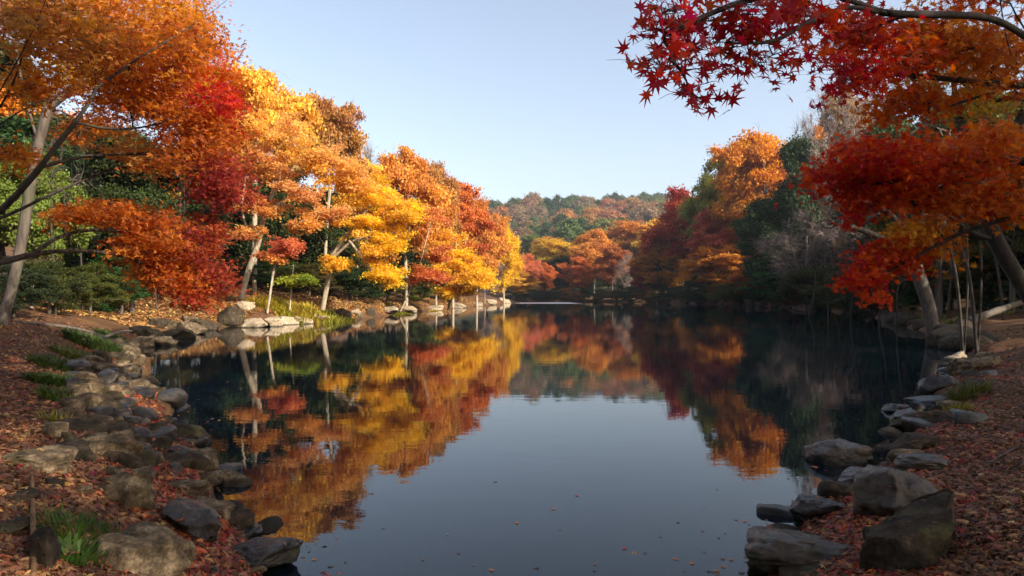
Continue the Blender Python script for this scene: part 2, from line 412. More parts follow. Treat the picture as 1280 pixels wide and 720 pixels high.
def leaf_cloud(clumps, rad, counts, rng, size, tmpl, flat=.45, up=(0, 0, 1), jitter=.55, centre=None, outward=0.0, cols=None, ctint=None, droop=0.0):
    n = int(counts.sum()); idx = np.repeat(np.arange(len(clumps)), counts)
    p = np.clip(rng.normal(0, .52, (n, 3)), -1.3, 1.3)
    p[:, 2] *= flat
    # tilt of each pad
    tx = rng.normal(0, .22, len(clumps))[idx]; ty = rng.normal(0, .22, len(clumps))[idx]
    p[:, 2] += p[:, 0]*tx+p[:, 1]*ty - droop*(p[:, 0]**2+p[:, 1]**2)
    p *= rad[idx][:, None]
    pos = clumps[idx]+p
    nrm = np.tile(np.array(up, float), (n, 1))
    if centre is not None and outward > 0:
        o = clumps-centre; o /= np.linalg.norm(o, axis=1, keepdims=True)+1e-9
        nrm = nrm*(1-outward)+o[idx]*outward
    u, v, w = frames(n, nrm, rng, jitter)
    sz = size*rng.uniform(.7, 1.25, n)
    V, L, S, per = place(tmpl, pos, sz, u, v, w)
    if ctint is None: ctint = rng.uniform(.2, .8, len(clumps))
    tint = np.clip(ctint[idx]*.6+rng.random(n)*.5, 0, 1)
    c = None
    if cols is not None: c = np.repeat(cols[idx]*1.0, per, axis=0)
    return V, L, S, np.repeat(tint, per), c, pos

# ------------------------------------------------------------------ branch growth
def resample(pts, step):
    pts = np.asarray(pts, float); out = [pts[0]]
    for a, b in zip(pts[:-1], pts[1:]):
        n = max(1, int(np.linalg.norm(b-a)/step))
        for k in range(1, n+1): out.append(a+(b-a)*k/n)
    return np.array(out)

def smooth_line(pts, it=2):
    pts = np.asarray(pts, float)
    for _ in range(it):
        if len(pts) < 3: break
        q = [pts[0]]
        for a, b in zip(pts[:-1], pts[1:]):
            q += [a*.75+b*.25, a*.25+b*.75]
        q.append(pts[-1]); pts = np.array(q)
    return pts

def grow(limbs, clumps, rng, step, r0, rmin, power=.5, zbias=.6, wig=.08):
    """limbs: polylines (first = trunk from base; the others start near an earlier limb). returns tubes lines"""
    pos = []; par = []; d0 = []
    for li, l in enumerate(limbs):
        l = resample(smooth_line(l), step)
        start = 0; prev = -1
        if li > 0:
            A = np.array(pos); k = int(np.argmin(((A-l[0])**2).sum(1))); prev = k
        for p in l:
            pos.append(p); par.append(prev); prev = len(pos)-1
    trunkN = len(pos)
    pos = [np.array(p) for p in pos]
    cl = np.asarray(clumps)
    tips = []
    if len(cl):
        A = np.array(pos); dd = np.sqrt(((cl[:, None]-A[None])**2).sum(2)).min(1)
        order = np.argsort(dd)
        cap = len(pos)+len(cl)*14
        arr = np.zeros((cap, 3)); arr[:len(pos)] = pos; n = len(pos)
        par = par+[0]*(cap-n)
        for ci in order:
            c = cl[ci]; v = c-arr[:n]
            dist = np.sqrt((v**2).sum(1))
            cost = dist*(1+zbias*np.clip(-v[:, 2]/(dist+1e-6), 0, 1))
            cost[:2] += 1e3
            k = int(np.argmin(cost)); a = arr[k]; L = dist[k]
            m = max(2, min(12, int(L/step)))
            pd = arr[k]-arr[par[k]] if par[k] >= 0 else np.array([0, 0, 1.0])
            pd = pd/(np.linalg.norm(pd)+1e-9)
            ctrl = a+pd*L*.3+(c-a)*.25+rng.normal(0, wig*L, 3)
            ts = np.arange(1, m+1)/m; prev = k
            for t in ts:
                if n >= cap: break
                q = (1-t)**2*a+2*t*(1-t)*ctrl+t*t*c+(rng.normal(0, wig*.35*L/m, 3) if t < 1 else 0)
                arr[n] = q; par[n] = prev; prev = n; n += 1
            tips.append(prev)
        arr = arr[:n]; par = par[:n]
    else:
        arr = np.array(pos); n = len(pos)
    w = np.zeros(n); 
    for t in tips: w[t] += 1
    kids = [[] for _ in range(n)]
    for i in range(n-1, -1, -1):
        if w[i] == 0: w[i] = .6
        if par[i] >= 0: w[par[i]] += w[i] if True else 0; kids[par[i]].append(i)
    # w counts subtree
    wm = w[0]
    rad = np.maximum(rmin, r0*(w/wm)**power)
    lines = []
    starts = [(-1, i) for i in range(n) if par[i] < 0]
    while starts:
        p, i = starts.pop()
        ch = ([p] if p >= 0 else [])+[i]; cur = i
        while kids[cur]:
            ks = sorted(kids[cur], key=lambda a: -w[a])
            for s in ks[1:]: starts.append((cur, s))
            cur = ks[0]; ch.append(cur)
        rr = rad[ch].copy()
        if p >= 0: rr[0] = rr[1]
        rr[-1] *= .6
        big = rr.max()
        lines.append((arr[ch], rr, 8 if big > .35*r0 else (5 if big > .1*r0 else 3)))
    return lines, arr, rad

def twigs(starts, ends, rng, r, seg=3, wig=.12):
    out = []
    for a, b in zip(starts, ends):
        L = np.linalg.norm(b-a); t = np.linspace(0, 1, seg+1)[:, None]
        p = a+(b-a)*t; p[1:-1] += rng.normal(0, wig*L/seg, (seg-1, 3))
        p[:, 2] += .12*L*np.sin(t[:, 0]*math.pi)
        out.append((p, r*np.linspace(1, .35, seg+1), 3))
    return out

# ------------------------------------------------------------------ generic tree kinds (10 m tall unit trees)
def tree_variant(kind, seed):
    rng = rs(seed)
    if kind == 'broad': cen, R, nl, lr, nc, flat, th = (0, 0, 5.7), (3.6, 3.6, 3.9), 15, (1.0, 1.7), 200, .5, .42
    elif kind == 'layer': cen, R, nl, lr, nc, flat, th = (0, 0, 5.3), (3.9, 3.9, 4.1), 18, (.9, 1.6), 170, .32, .3
    elif kind == 'tall': cen, R, nl, lr, nc, flat, th = (0, 0, 5.4), (2.7, 2.7, 4.3), 15, (.9, 1.5), 180, .6, .2
    elif kind == 'ever': cen, R, nl, lr, nc, flat, th = (0, 0, 5.4), (2.8, 2.8, 4.3), 17, (1.1, 1.7), 260, .6, .15
    elif kind == 'shrub': cen, R, nl, lr, nc, flat, th = (0, 0, 4.8), (3.6, 3.6, 4.6), 10, (1.6, 2.6), 120, .6, 0
    elif kind == 'bare': cen, R, nl, lr, nc, flat, th = (0, 0, 5.4), (3.9, 3.9, 4.3), 16, (1.0, 1.8), 300, .6, .3
    elif kind == 'sparse': cen, R, nl, lr, nc, flat, th = (0, 0, 6.0), (3.8, 3.8, 3.7), 13, (.9, 1.5), 34, .4, .5
    elif kind == 'high': cen, R, nl, lr, nc, flat, th = (0, 0, 7.4), (4.2, 4.2, 1.9), 12, (1.0, 1.6), 150, .4, .5
    elif kind == 'stem': cen, R, nl, lr, nc, flat, th = (0, 0, 6.6), (3.9, 3.9, 3.3), 8, (.9, 1.6), 42, .6, .3
    cen = np.array(cen, float); R = np.array(R)
    # sub-lobes
    lobes = []
    k = 0
    while len(lobes) < nl and k < 600:
        k += 1
        p = rng.normal(0, 1, 3); p /= np.linalg.norm(p); p *= rng.uniform(.35, .78)
        q = cen+p*R; r = rng.uniform(*lr)
        if q[2] < 1.2 and kind != 'shrub': continue
        if all(np.linalg.norm(q-o)*1.0 > .62*(r+s) for o, s in lobes): lobes.append((q, r))
    lobes.append((cen+np.array([.2, .2, R[2]*.72]), lr[0]*1.1))
    cs = []
    for q, r in lobes:
        m = max(6, int(nc*r*r/sum(s*s for _, s in lobes)))
        p = rng.normal(0, 1, (m, 3)); p[:, 2] += .35; p /= np.linalg.norm(p, axis=1, keepdims=True)
        p *= r*rng.uniform(.55, 1.0, m)[:, None]; p[:, 2] *= .8
        cs.append(q+p)
    cs = np.concatenate(cs); cs = cs[(cs[:, 2] > (.6 if kind == 'shrub' else 1.4)) & (cs[:, 2] < 9.9)]
    lean = rng.normal(0, .35, 2)
    zt = cen[2]-R[2]*.55 if kind != 'shrub' else .3
    trunk = [(0, 0, -.6), (lean[0]*.2, lean[1]*.2, zt*.5), (lean[0], lean[1], zt), (lean[0]*1.2, lean[1]*1.3, cen[2]), (lean[0]*.6, lean[1]*.6, cen[2]+R[2]*.4)]
    if kind == 'stem':
        a = rng.uniform(0, 6.28); c_, s_ = math.cos(a)*2.6, math.sin(a)*2.6
        trunk = [(0, 0, -.6), (c_*.1, s_*.1, 1.5), (c_*.5+.3, s_*.4, 3.6), (c_*.7, s_*.9, 6), (c_*1.2, s_, 9)]
    limbs = [trunk]
    if kind in ('broad', 'layer', 'bare'):
        for k in range(4):
            a = k*1.6+rng.uniform(0, .8); s = np.array(trunk[2]) - np.array([0, 0, rng.uniform(.0, .5)]); e = s+np.array([math.cos(a)*R[0]*.55, math.sin(a)*R[0]*.55, R[2]*rng.uniform(.5, 1.0)])
            limbs.append([s, (s+e)/2+np.array([math.cos(a)*.4, math.sin(a)*.4, -.2]), e])
    lines, arr, rad = grow(limbs, cs, rng, .42, .16 if kind != 'stem' else .16, .012, .5, .6, .08 if kind != 'stem' else .03)
    ends = []; st = []
    ntw = {'bare': 15, 'stem': 4}.get(kind, 2)
    for c in cs:
        for _ in range(ntw):
            st.append(c); o = (c-cen)/R; e = c+rng.normal(0, .38, 3)+o*.35; ends.append(e)
    lines += twigs(np.array(st), np.array(ends), rng, .011 if kind == 'bare' else .012, 2)
    tv, tl, ts = tubes(lines)
    trunk_me = dict(v=tv, l=tl, s=ts)
    if kind in ('bare', 'stem'): return trunk_me, None, None
    rad_c = rng.uniform(.42, .85, len(cs)); per = {'broad': 230, 'layer': 260, 'tall': 220, 'ever': 230, 'shrub': 200, 'high': 230, 'sparse': 95}[kind]
    cnt = (per*(rad_c/.57)**2).astype(int)
    V, L, S, tint, _, _ = leaf_cloud(cs, rad_c, cnt, rng, .155, quad_template(), flat, (0, 0, 1), .75, cen, .45)
    crown = make_mesh('crown', V, L, S, M_EVER if kind in ('ever',) else M_LEAF, False, tint)
    # low-detail crown for the hill
    return trunk_me, crown, None

VAR = {}
def variant(kind, i):
    k = (kind, i)
    if k not in VAR:
        t, c, _ = tree_variant(kind, 100+i*7+sum(map(ord, kind)))
        VAR[k] = (t, c, {})
    return VAR[k]

def dims(var):
    t, c, cache = var
    if 'dims' not in cache:
        v = t['v']
        if c is not None:
            v = np.empty(len(c.vertices)*3, np.float32); c.vertices.foreach_get('co', v); v = v.reshape(-1, 3)
        cache['dims'] = (float(np.percentile(v[:, 2], 99.8)), float(np.percentile(np.abs(v[:, 0]), 98)+np.percentile(np.abs(v[:, 1]), 98)))
    return cache['dims']

def trunk_mesh(var, mat):
    t, c, cache = var
    if mat.name not in cache: cache[mat.name] = make_mesh('trunk', t['v'], t['l'], t['s'], mat, True)
    return cache[mat.name]

def put_tree(name, kind, vi, x, y, H, W, col, label, cat='tree', group=None, rot=None, bark=None, sink=.0, rng=random.Random(5), z=None):
    var = variant(kind, vi)
    base = gz(x, y) if z is None else z
    r = bpy.data.objects.new(name, None); COL.objects.link(r); r.empty_display_size = .3
    r.location = (x, y, base-sink)
    r.rotation_euler = (0, 0, rng.uniform(0, 6.28) if rot is None else rot)
    hd, wd = dims(var)
    r.scale = (W/wd, W/wd, H/hd)
    tag(r, label, cat, group)
    bm = bark or (M_TWIG if kind == 'bare' else M_BARK)
    link('trunk' if kind != 'shrub' else 'stem', trunk_mesh(var, bm), r)
    if var[1] is not None:
        c = link('crown' if kind != 'shrub' else 'foliage', var[1], r); c.color = (*col, 1)
    return r

def shore_entry(px):
    ds = np.arange(18, 260, .5); sd = shore_sd((px-CX)/F*ds, ds)
    k = np.where(sd < 0)[0]
    return float(ds[k[-1]]) if len(k) else 0.
def bank_tree(name, kind, vi, px, d, top, wpx, col, label, **kw):
    e = shore_entry(px)
    d = e-d if d < 0 else max(d, e+1.2)
    x = (px-CX)/F*d; base = gz(x, d); H = EYE+(HY-top)/F*d-base
    return put_tree(name, kind, vi, x, d, H, wpx/F*d, col, label, **kw)

# ------------------------------------------------------------------ custom trees from pads
def custom_tree(name, label, cat, base, limbs, lobes, seed, leaf, tmpl, r0, bark, rmin=.006, step=.25, group=None, flat=.3, jitter=.6, up=(0, 0, 1), power=.5, zb=.6, ntw=4, twr=.004, droop=.1, trans=None, wig=.08, nofollow=None):
    """lobes: (px,py,d, rpx,rpy,rd, n clumps, clump radius m, leaves per clump, colour, colour2 or None)"""
    rng = rs(seed); base = np.array(base, float)
    cl = []; rad = []; cnt = []; cols = []
    for lb in lobes:
        px, py, d, rx, ry, rd, n, cr, per, c1, c2 = lb
        p = rng.normal(0, 1, (n, 3)); p /= np.linalg.norm(p, axis=1, keepdims=True); p *= (rng.random(n)**.4)[:, None]
        q = np.array([P(px+a*rx, py+b*ry, d+c*rd) for a, b, c in p])
        cl.append(q); k = rng.uniform(.6, 1.35, n); rad.append(cr*k); cnt.append(np.maximum(3, per*k*k).astype(int))
        t = rng.random(n)[:, None]*.5+np.clip(.25+.5*(-p[:, :1]), 0, .5)
        c1 = np.array(c1); c2 = np.array(c2 if c2 is not None else c1)
        cols.append(c1*(1-t)+c2*t)
    cl = np.concatenate(cl); rad = np.concatenate(rad); cnt = np.concatenate(cnt); cols = np.concatenate(cols)
    lines, arr, _ = grow(limbs, cl, rng, step, r0, rmin, power, zb, wig)
    st = np.repeat(cl, ntw, axis=0); en = st+rng.normal(0, 1, st.shape)*np.repeat(rad, ntw)[:, None]*np.array([.5, .5, .3])
    lines += twigs(st, en, rng, twr, 3)
    V, L, S = tubes(lines)
    root = link(name, None, None, base); root.empty_display_size = .3
    tag(root, label, cat, group)
    link('trunk', make_mesh('trunk', V-base, L, S, bark, True), root)
    if leaf:
        V, L, S, tint, c, _ = leaf_cloud(cl, rad, cnt, rng, leaf, tmpl, flat, up, jitter, None, 0, cols, None, droop)
        link('crown', make_mesh('crown', V-base, L, S, M_LEAFC, False, tint, c), root)
    return root

# ================================================================== the place
ORANGE = (.60, .245, .045); YELLOW = (.86, .56, .04); GOLD = (.74, .41, .055); RUST = (.40, .175, .045); RED = (.68, .045, .02)
CRIM = (.48, .02, .02); PEACH = (.74, .40, .14); BROWN = (.24, .12, .055); EVER = (.032, .046, .011); GREEN = (.09, .13, .022); OLIVE = (.26, .24, .03)
SALMON = (.62, .19, .08); MAUVE = (.30, .13, .09); ORED = (.56, .15, .035); PLUM = (.27, .028, .035)

build_ground(); build_water()
STAR = star_template(); KITE = kite_template(); BLOB = blob_template(); QUAD = quad_template()
T = bank_tree

# ---- left bank, sunlit row (custom pad-built maples first)
custom_tree('maple_tree', 'peach-orange maple leaning over the left bank on a tall pale trunk', 'maple tree',
    P(303, 386, 39.5)*[1, 1, 0]+[0, 0, gz(*P(303, 386, 39.5)[:2])],
    [[P(300, 392, 39.5), P(306, 350, 39.5), P(322, 308, 39.3), P(331, 265, 39), P(352, 205, 40)],
     [P(331, 268, 39), P(372, 240, 38.5), P(402, 236, 38)],
     [P(322, 308, 39.3), P(300, 270, 39), P(308, 215, 39)],
     [P(333, 262, 39), P(350, 225, 39), P(395, 185, 39.5), P(440, 170, 40)]],
    [(345, 160, 40, 48, 22, 2, 25, 0.68, 221, PEACH, GOLD), (330, 205, 39, 42, 22, 2, 23, 0.64, 204, PEACH, ORANGE), (395, 195, 38.5, 45, 20, 2, 23, 0.64, 204, PEACH, GOLD),
     (430, 225, 39.5, 32, 22, 1.8, 17, 0.59, 195, PEACH, GOLD), (375, 235, 38, 40, 14, 1.6, 17, 0.59, 204, PEACH, None), (330, 258, 38.5, 30, 12, 1.5, 11, 0.55, 187, PEACH, ORANGE),
     (372, 283, 38, 26, 12, 1.3, 11, 0.51, 187, ORANGE, PEACH), (320, 290, 38.4, 26, 10, 1.2, 11, 0.51, 187, ORANGE, PEACH), (404, 262, 38.5, 26, 12, 1.3, 10, 0.51, 187, PEACH, None),
     (300, 160, 41, 28, 26, 2, 11, 0.59, 204, PEACH, GOLD)],
    11, .12, BLOB, .19, M_BARKPALE, .012, .5, ntw=4, twr=.012, flat=.34)
custom_tree('maple_tree', 'bright yellow maple with a forked pale trunk at the left waterline', 'maple tree',
    P(404, 384, 41)*[1, 1, 0]+[0, 0, gz(*P(404, 384, 41)[:2])],
    [[P(403, 388, 41), P(410, 350, 41), P(416, 322, 41), P(413, 292, 41)],
     [P(415, 318, 41), P(398, 295, 40.5), P(390, 288, 40.3)],
     [P(416, 318, 41), P(436, 290, 41), P(460, 262, 41), P(470, 240, 41.5)],
     [P(416, 322, 41), P(440, 300, 40.6), P(466, 296, 40.3)],
     [P(436, 300, 40.6), P(455, 325, 40.3), P(468, 345, 40)]],
    [(460, 240, 41.5, 34, 18, 2, 25, 0.61, 212, YELLOW, GOLD), (498, 262, 41, 26, 20, 1.8, 22, 0.59, 204, YELLOW, GOLD), (450, 275, 40.6, 32, 13, 1.6, 18, 0.56, 195, YELLOW, None),
     (490, 300, 40.5, 26, 16, 1.5, 17, 0.56, 195, YELLOW, None), (418, 330, 40, 26, 9, 1.2, 13, 0.47, 187, YELLOW, GOLD), (482, 345, 40, 26, 14, 1.3, 17, 0.51, 195, YELLOW, None), (468, 318, 40.2, 20, 12, 1.1, 8, 0.51, 187, YELLOW, GOLD), (440, 212, 43, 20, 12, 1.5, 6, 0.59, 195, GOLD, None)],
    12, .12, BLOB, .16, M_BARKPALE, .011, .5, ntw=4, twr=.011, flat=.36)
custom_tree('young_maple', 'small salmon-pink maple on thin stems under the peach maple', 'maple tree',
    P(334, 385, 36.5)*[1, 1, 0]+[0, 0, gz(*P(334, 385, 36.5)[:2])],
    [[P(334, 392, 36.5), P(338, 365, 36.5), P(343, 330, 36.5), P(350, 315, 36.5)]],
    [(358, 308, 36.5, 20, 9, .9, 16, .45, 170, SALMON, None), (338, 320, 36.5, 14, 6, .7, 8, .42, 150, ORANGE, SALMON)],
    13, .13, BLOB, .07, M_BARKPALE, .01, .3, ntw=3, twr=.008)
custom_tree('young_maple', 'small green-leaved maple with one layer of leaves beside the salmon maple', 'maple tree',
    P(366, 380, 38)*[1, 1, 0]+[0, 0, gz(*P(366, 380, 38)[:2])],
    [[P(362, 388, 38), P(364, 365, 38), P(367, 330, 38)]],
    [(372, 350, 37.6, 22, 6, .9, 16, .42, 120, (.22, .27, .03), (.42, .42, .04))],
    14, .12, BLOB, .05, M_BARKPALE, .01, .3, ntw=3, twr=.008)
custom_tree('young_maple', 'leaning red-orange maple between the yellow maples on the left bank', 'maple tree',
    P(508, 386, 56)*[1, 1, 0]+[0, 0, gz(*P(508, 386, 56)[:2])],
    [[P(500, 390, 56), P(512, 365, 56), P(524, 335, 56), P(530, 310, 56), P(538, 280, 56)]],
    [(532, 345, 55.5, 22, 13, 1.6, 18, .7, 200, SALMON, ORED), (548, 320, 55.5, 14, 10, 1.4, 9, .7, 200, SALMON, ORANGE), (530, 268, 56, 26, 12, 1.8, 16, .8, 200, SALMON, ORANGE)],
    15, .16, BLOB, .075, M_BARKPALE, .014, .5, ntw=3, twr=.012)
custom_tree('young_maple', 'low yellow maple hanging its leaves just above the left waterline', 'maple tree',
    P(570, 380, 63)*[1, 1, 0]+[0, 0, gz(*P(570, 380, 63)[:2])],
    [[P(560, 388, 63), P(566, 360, 63), P(572, 330, 62.5), P(570, 300, 62)]],
    [(562, 330, 62, 32, 20, 2.4, 34, .95, 220, YELLOW, GOLD), (590, 350, 61, 26, 16, 2.2, 26, .9, 220, YELLOW, GOLD), (570, 365, 61, 18, 7, 1.5, 10, .7, 200, GOLD, YELLOW), (560, 300, 62.5, 20, 12, 1.6, 12, .9, 200, GOLD, None)],
    16, .17, BLOB, .13, M_BARKPALE, .014, .5, ntw=3, twr=.012)

rows = [
 # name, kind, variant, px, depth, top, width px, colour, label
 ('maple_tree', 'high', 0, 318, 47, 88, 130, GOLD, 'tall golden yellow tree rising above the peach-orange maple on the left bank'),
 ('maple_tree', 'high', 1, 405, 54, 124, 100, RUST, 'brown-orange tree with sky showing through, topping the left bank behind the peach maple'),
 ('maple_tree', 'layer', 1, 445, 58, 198, 92, GOLD, 'golden orange tree directly behind the bright yellow maple'),
 ('bare_tree', 'bare', 0, 462, 66, 178, 70, MAUVE, 'leafless mauve-grey tree between the brown-orange tree and the orange row'),
 ('maple_tree', 'broad', 2, 508, 62, 187, 100, ORANGE, 'broad orange tree on the left skyline above the leaning red-orange maple'),
 ('maple_tree', 'layer', 0, 566, 80, 226, 84, ORED, 'orange-red tree on the left skyline with its crown over the low yellow maple'),
 ('maple_tree', 'broad', 3, 596, 92, 250, 62, ORANGE, 'deep orange tree stepping down the left skyline beside the narrow yellow tree'),
 ('maple_tree', 'broad', 1, 545, 72, 205, 60, RUST, 'rust tree wedged between two orange trees on the left skyline'),
 ('poplar_tree', 'tall', 0, 630, 98, 281, 40, (.74, .44, .02), 'narrow upright yellow tree near the end of the left bank'),
 ('maple_tree', 'layer', 2, 650, 105, 337, 40, GOLD, 'low gold tree touching the water at the tip of the left bank'),
 ('maple_tree', 'broad', 2, 657, 132, 318, 40, SALMON, 'dusty pink tree behind the low gold tree at the bank tip'),
 ('maple_tree', 'layer', 1, 680, 142, 329, 30, ORED, 'small scarlet-orange tree at the far end of the left bank'),
 ('bare_tree', 'bare', 1, 606, 84, 318, 46, MAUVE, 'greyish bush-like bare tree between low yellow maple and narrow yellow tree'),
 # far cove
 ('maple_tree', 'broad', 0, 697, 205, 300, 62, (.66, .40, .03), 'rounded yellow tree at the head of the pond under the hill'),
 ('evergreen_tree', 'ever', 0, 700, 186, 338, 34, EVER, 'dark evergreen at the water under the rounded yellow tree'),
 ('maple_tree', 'broad', 2, 742, 190, 288, 60, ORANGE, 'bright orange tree at the head of the pond, right of the yellow one'),
 ('maple_tree', 'broad', 3, 724, 180, 322, 40, ORED, 'orange-red tree low at the cove in front of the bright orange tree'),
 ('maple_tree', 'broad', 1, 765, -4, 306, 44, (.36, .10, .03), 'brownish red tree in the middle of the far cove shore'),
 ('bare_tree', 'bare', 0, 785, -3, 316, 36, MAUVE, 'pale pinkish-grey bare tree on the far cove shore'),
 ('maple_tree', 'tall', 1, 803, -2, 318, 28, (.30, .05, .035), 'dark wine-red narrow tree on the far cove shore'),
 ('maple_tree', 'broad', 0, 790, 232, 279, 74, ORANGE, 'large orange tree on the rise behind the cove'),
 ('maple_tree', 'broad', 2, 825, 215, 276, 60, GOLD, 'golden orange tree on the rise behind the dark evergreen of the right bank'),
 ('evergreen_tree', 'ever', 1, 830, -6, 290, 44, EVER, 'dark evergreen standing left of the tall red tree on the far right bank'),
 # right bank
 ('maple_tree', 'layer', 0, 826, -2, 304, 66, (.46, .17, .025), 'bronze-orange tree overhanging the right bank under the dark evergreen'),
 ('maple_tree', 'broad', 1, 853, -14, 237, 84, (.42, .05, .03), 'tall crimson-red tree that starts the right bank skyline'),
 ('broadleaf_tree', 'broad', 3, 903, -18, 195, 84, (.24, .22, .03), 'yellow-green tree on the right skyline between the crimson and orange trees'),
 ('maple_tree', 'broad', 0, 955, -20, 165, 104, (.62, .24, .025), 'tallest orange tree on the right skyline beside the yellow-green tree'),
 ('maple_tree', 'layer', 2, 898, -8, 266, 76, (.50, .10, .055), 'pinkish red maple halfway up the right bank below the yellow-green tree'),
 ('maple_tree', 'layer', 1, 897, -2, 304, 78, (.52, .19, .02), 'orange-gold maple hanging over the dark water of the right bank'),
 ('evergreen_tree', 'ever', 2, 884, -12, 252, 40, EVER, 'dark green evergreen between the crimson and pinkish red trees'),
 ('evergreen_tree', 'ever', 0, 965, -4, 248, 76, (.04, .065, .018), 'large dark evergreen at the water on the right bank'),
 ('evergreen_tree', 'ever', 1, 1008, -16, 175, 66, (.035, .06, .018), 'tall dark evergreen behind the tallest orange tree on the right bank'),
 ('maple_tree', 'layer', 0, 935, -2, 330, 40, (.55, .17, .02), 'small orange maple low at the water left of the large dark evergreen'),
 ('bare_tree', 'bare', 1, 1012, -18, 140, 56, MAUVE, 'bare twiggy tree poking above the right skyline next to the tallest orange tree'),
 ('maple_tree', 'broad', 2, 1022, -22, 158, 40, ORANGE, 'small orange crown peeping over the tall dark evergreen on the right skyline'),
 ('bare_tree', 'bare', 2, 1066, -8, 92, 110, BROWN, 'big brown bare tree towering behind the red maple branches on the right'),
 ('broadleaf_tree', 'broad', 0, 1064, -14, 112, 62, (.34, .20, .08), 'tan-leaved tree standing just behind the big brown bare tree'),
 ('bare_tree', 'bare', 0, 1008, -2, 262, 120, MAUVE, 'spreading mauve bare tree low over the water on the right bank'),
 ('bare_tree', 'bare', 1, 1085, -2, 250, 120, MAUVE, 'pale-branched bare tree leaning over water left of the thick grey trunk'),
 ('evergreen_tree', 'ever', 2, 1105, -9, 150, 96, (.05, .075, .02), 'dark evergreen behind the hanging tip of the red maple'),
 ('broadleaf_tree', 'broad', 1, 1175, 36, 112, 130, (.11, .14, .03), 'green broadleaf tree behind the upper red maple limbs'),
 ('broadleaf_tree', 'broad', 3, 1265, 33, 130, 130, (.14, .16, .035), 'green broadleaf tree at the right picture edge behind the maple'),
 ('evergreen_tree', 'ever', 0, 1190, -22, 190, 110, EVER, 'dark evergreen deep in the right bank wood behind the leaning trunk'),
 ('evergreen_tree', 'ever', 1, 1275, 52, 180, 120, EVER, 'dark evergreen deep in the wood at the right picture edge'),
 ('maple_tree', 'layer', 2, 1235, 38, 300, 90, (.5, .30, .04), 'low yellow-leaved maple behind the leaning dark trunk on the right'),
 # left wood behind the foreground maples
 ('broadleaf_tree', 'broad', 1, 40, 26, 190, 120, (.16, .20, .03), 'yellow-green broadleaf tree behind the near grey trunk on the left'),
 ('evergreen_tree', 'ever', 0, 165, 32, 175, 110, EVER, 'dark evergreen right of the near grey trunk in the left wood'),
 ('evergreen_tree', 'ever', 1, 95, 36, 210, 100, (.05, .08, .02), 'evergreen seen between the near grey trunk and the pale stems'),
 ('evergreen_tree', 'ever', 2, 262, 50, 200, 100, EVER, 'dark evergreen behind the hanging orange-purple maple sprays on the left'),
 ('evergreen_tree', 'ever', 0, 338, 52, 210, 80, EVER, 'dark evergreen behind the tall pale trunk of the peach maple'),
 ('evergreen_tree', 'ever', 1, 392, 56, 238, 84, EVER, 'dark evergreen behind the fork of the bright yellow maple'),
 ('evergreen_tree', 'ever', 2, 450, 62, 262, 84, EVER, 'dark evergreen between bright yellow maple and leaning red-orange maple'),
 ('evergreen_tree', 'ever', 0, 515, 76, 270, 70, EVER, 'dark evergreen behind the leaning red-orange maple'),
 ('broadleaf_tree', 'broad', 2, 215, 46, 185, 120, (.6, .28, .03), 'golden orange tree behind the foreground maple canopy on the left'),
 ('broadleaf_tree', 'broad', 0, 100, 44, 150, 110, (.66, .27, .03), 'tall orange-yellow tree glowing behind the near grey trunk'),
 ('broadleaf_tree', 'broad', 3, -10, 38, 110, 130, (.6, .2, .02), 'orange tree at the left picture edge behind the foreground maples'),
]
for i, (nm, kd, vi, px, d, top, w, col, lab) in enumerate(rows):
    cat = {'maple_tree': 'maple tree', 'bare_tree': 'bare tree', 'evergreen_tree': 'evergreen tree', 'broadleaf_tree': 'tree', 'poplar_tree': 'tree'}[nm]
    bark = M_TWIG if kd == 'bare' else (M_BARKPALE if px < 640 and kd != 'ever' else M_BARK)  # left-bank trunks take the bark with sunlight in its tone
    T(nm, kd, vi, px, d, top, w, col, lab, cat=cat, bark=bark, rng=random.Random(i*3+1))

# second rows, closing the wood behind both banks
R_ = random.Random(77)
for k in range(15):
    x = -24-2.2*k*.4+R_.uniform(-2, 2); y = 34+k*6.5; x = -26+R_.uniform(-3, 3) if k < 9 else -20+R_.uniform(-3, 3)
    put_tree('evergreen_tree', 'ever', k % 3, x, y, R_.uniform(8, 10.5), R_.uniform(6, 8.5), (.035+R_.uniform(0, .03), .06+R_.uniform(0, .03), .02), 'dark evergreen in the wood closing the back of the left bank', 'evergreen tree', 'evergreens closing the wood behind the left bank', rng=R_)
for k in range(12):
    put_tree('evergreen_tree', 'ever', k % 3, -30-R_.uniform(0, 14)-k*.3, 14+k*4.5, R_.uniform(10, 15), R_.uniform(7, 9), (.05, .06, .015), 'dark evergreen far back in the left wood', 'evergreen tree', 'evergreens far back in the left wood', rng=R_)
for k in range(26):
    y = 30+k*5.2; sx = float(np.interp(y, SHORE[24:48][::-1, 1], SHORE[24:48][::-1, 0])) if False else None
    # along the right shore, set back
    bx = max(float(np.interp(y, [15, 30, 46, 57, 72, 85, 112, 146, 166], [13, 19.5, 27, 31.5, 35.5, 37.5, 38.5, 33, 29]))+R_.uniform(9, 16)+4, 0.5*y)
    put_tree('evergreen_tree', 'ever', k % 3, bx-4, y, R_.uniform(7.5, 10), R_.uniform(8, 11), (.03+R_.uniform(0, .02), .05+R_.uniform(0, .03), .018), 'dark evergreen in the wood closing the back of the right bank', 'evergreen tree', 'evergreens closing the wood behind the right bank', rng=R_)
cols = [ORANGE, RUST, GOLD, (.3, .16, .05), EVER, (.12, .15, .03)]
for k in range(14):
    x = -8+k*6.2; y = 190+R_.uniform(0, 12)+abs(k-6)*1.0
    c = cols[k % 6]
    put_tree('evergreen_tree', 'ever', k % 3, x, y, R_.uniform(9, 13), R_.uniform(9, 12), EVER, 'dark evergreen low along the far end of the pond', 'evergreen tree', 'evergreens along the far end of the pond', rng=R_)
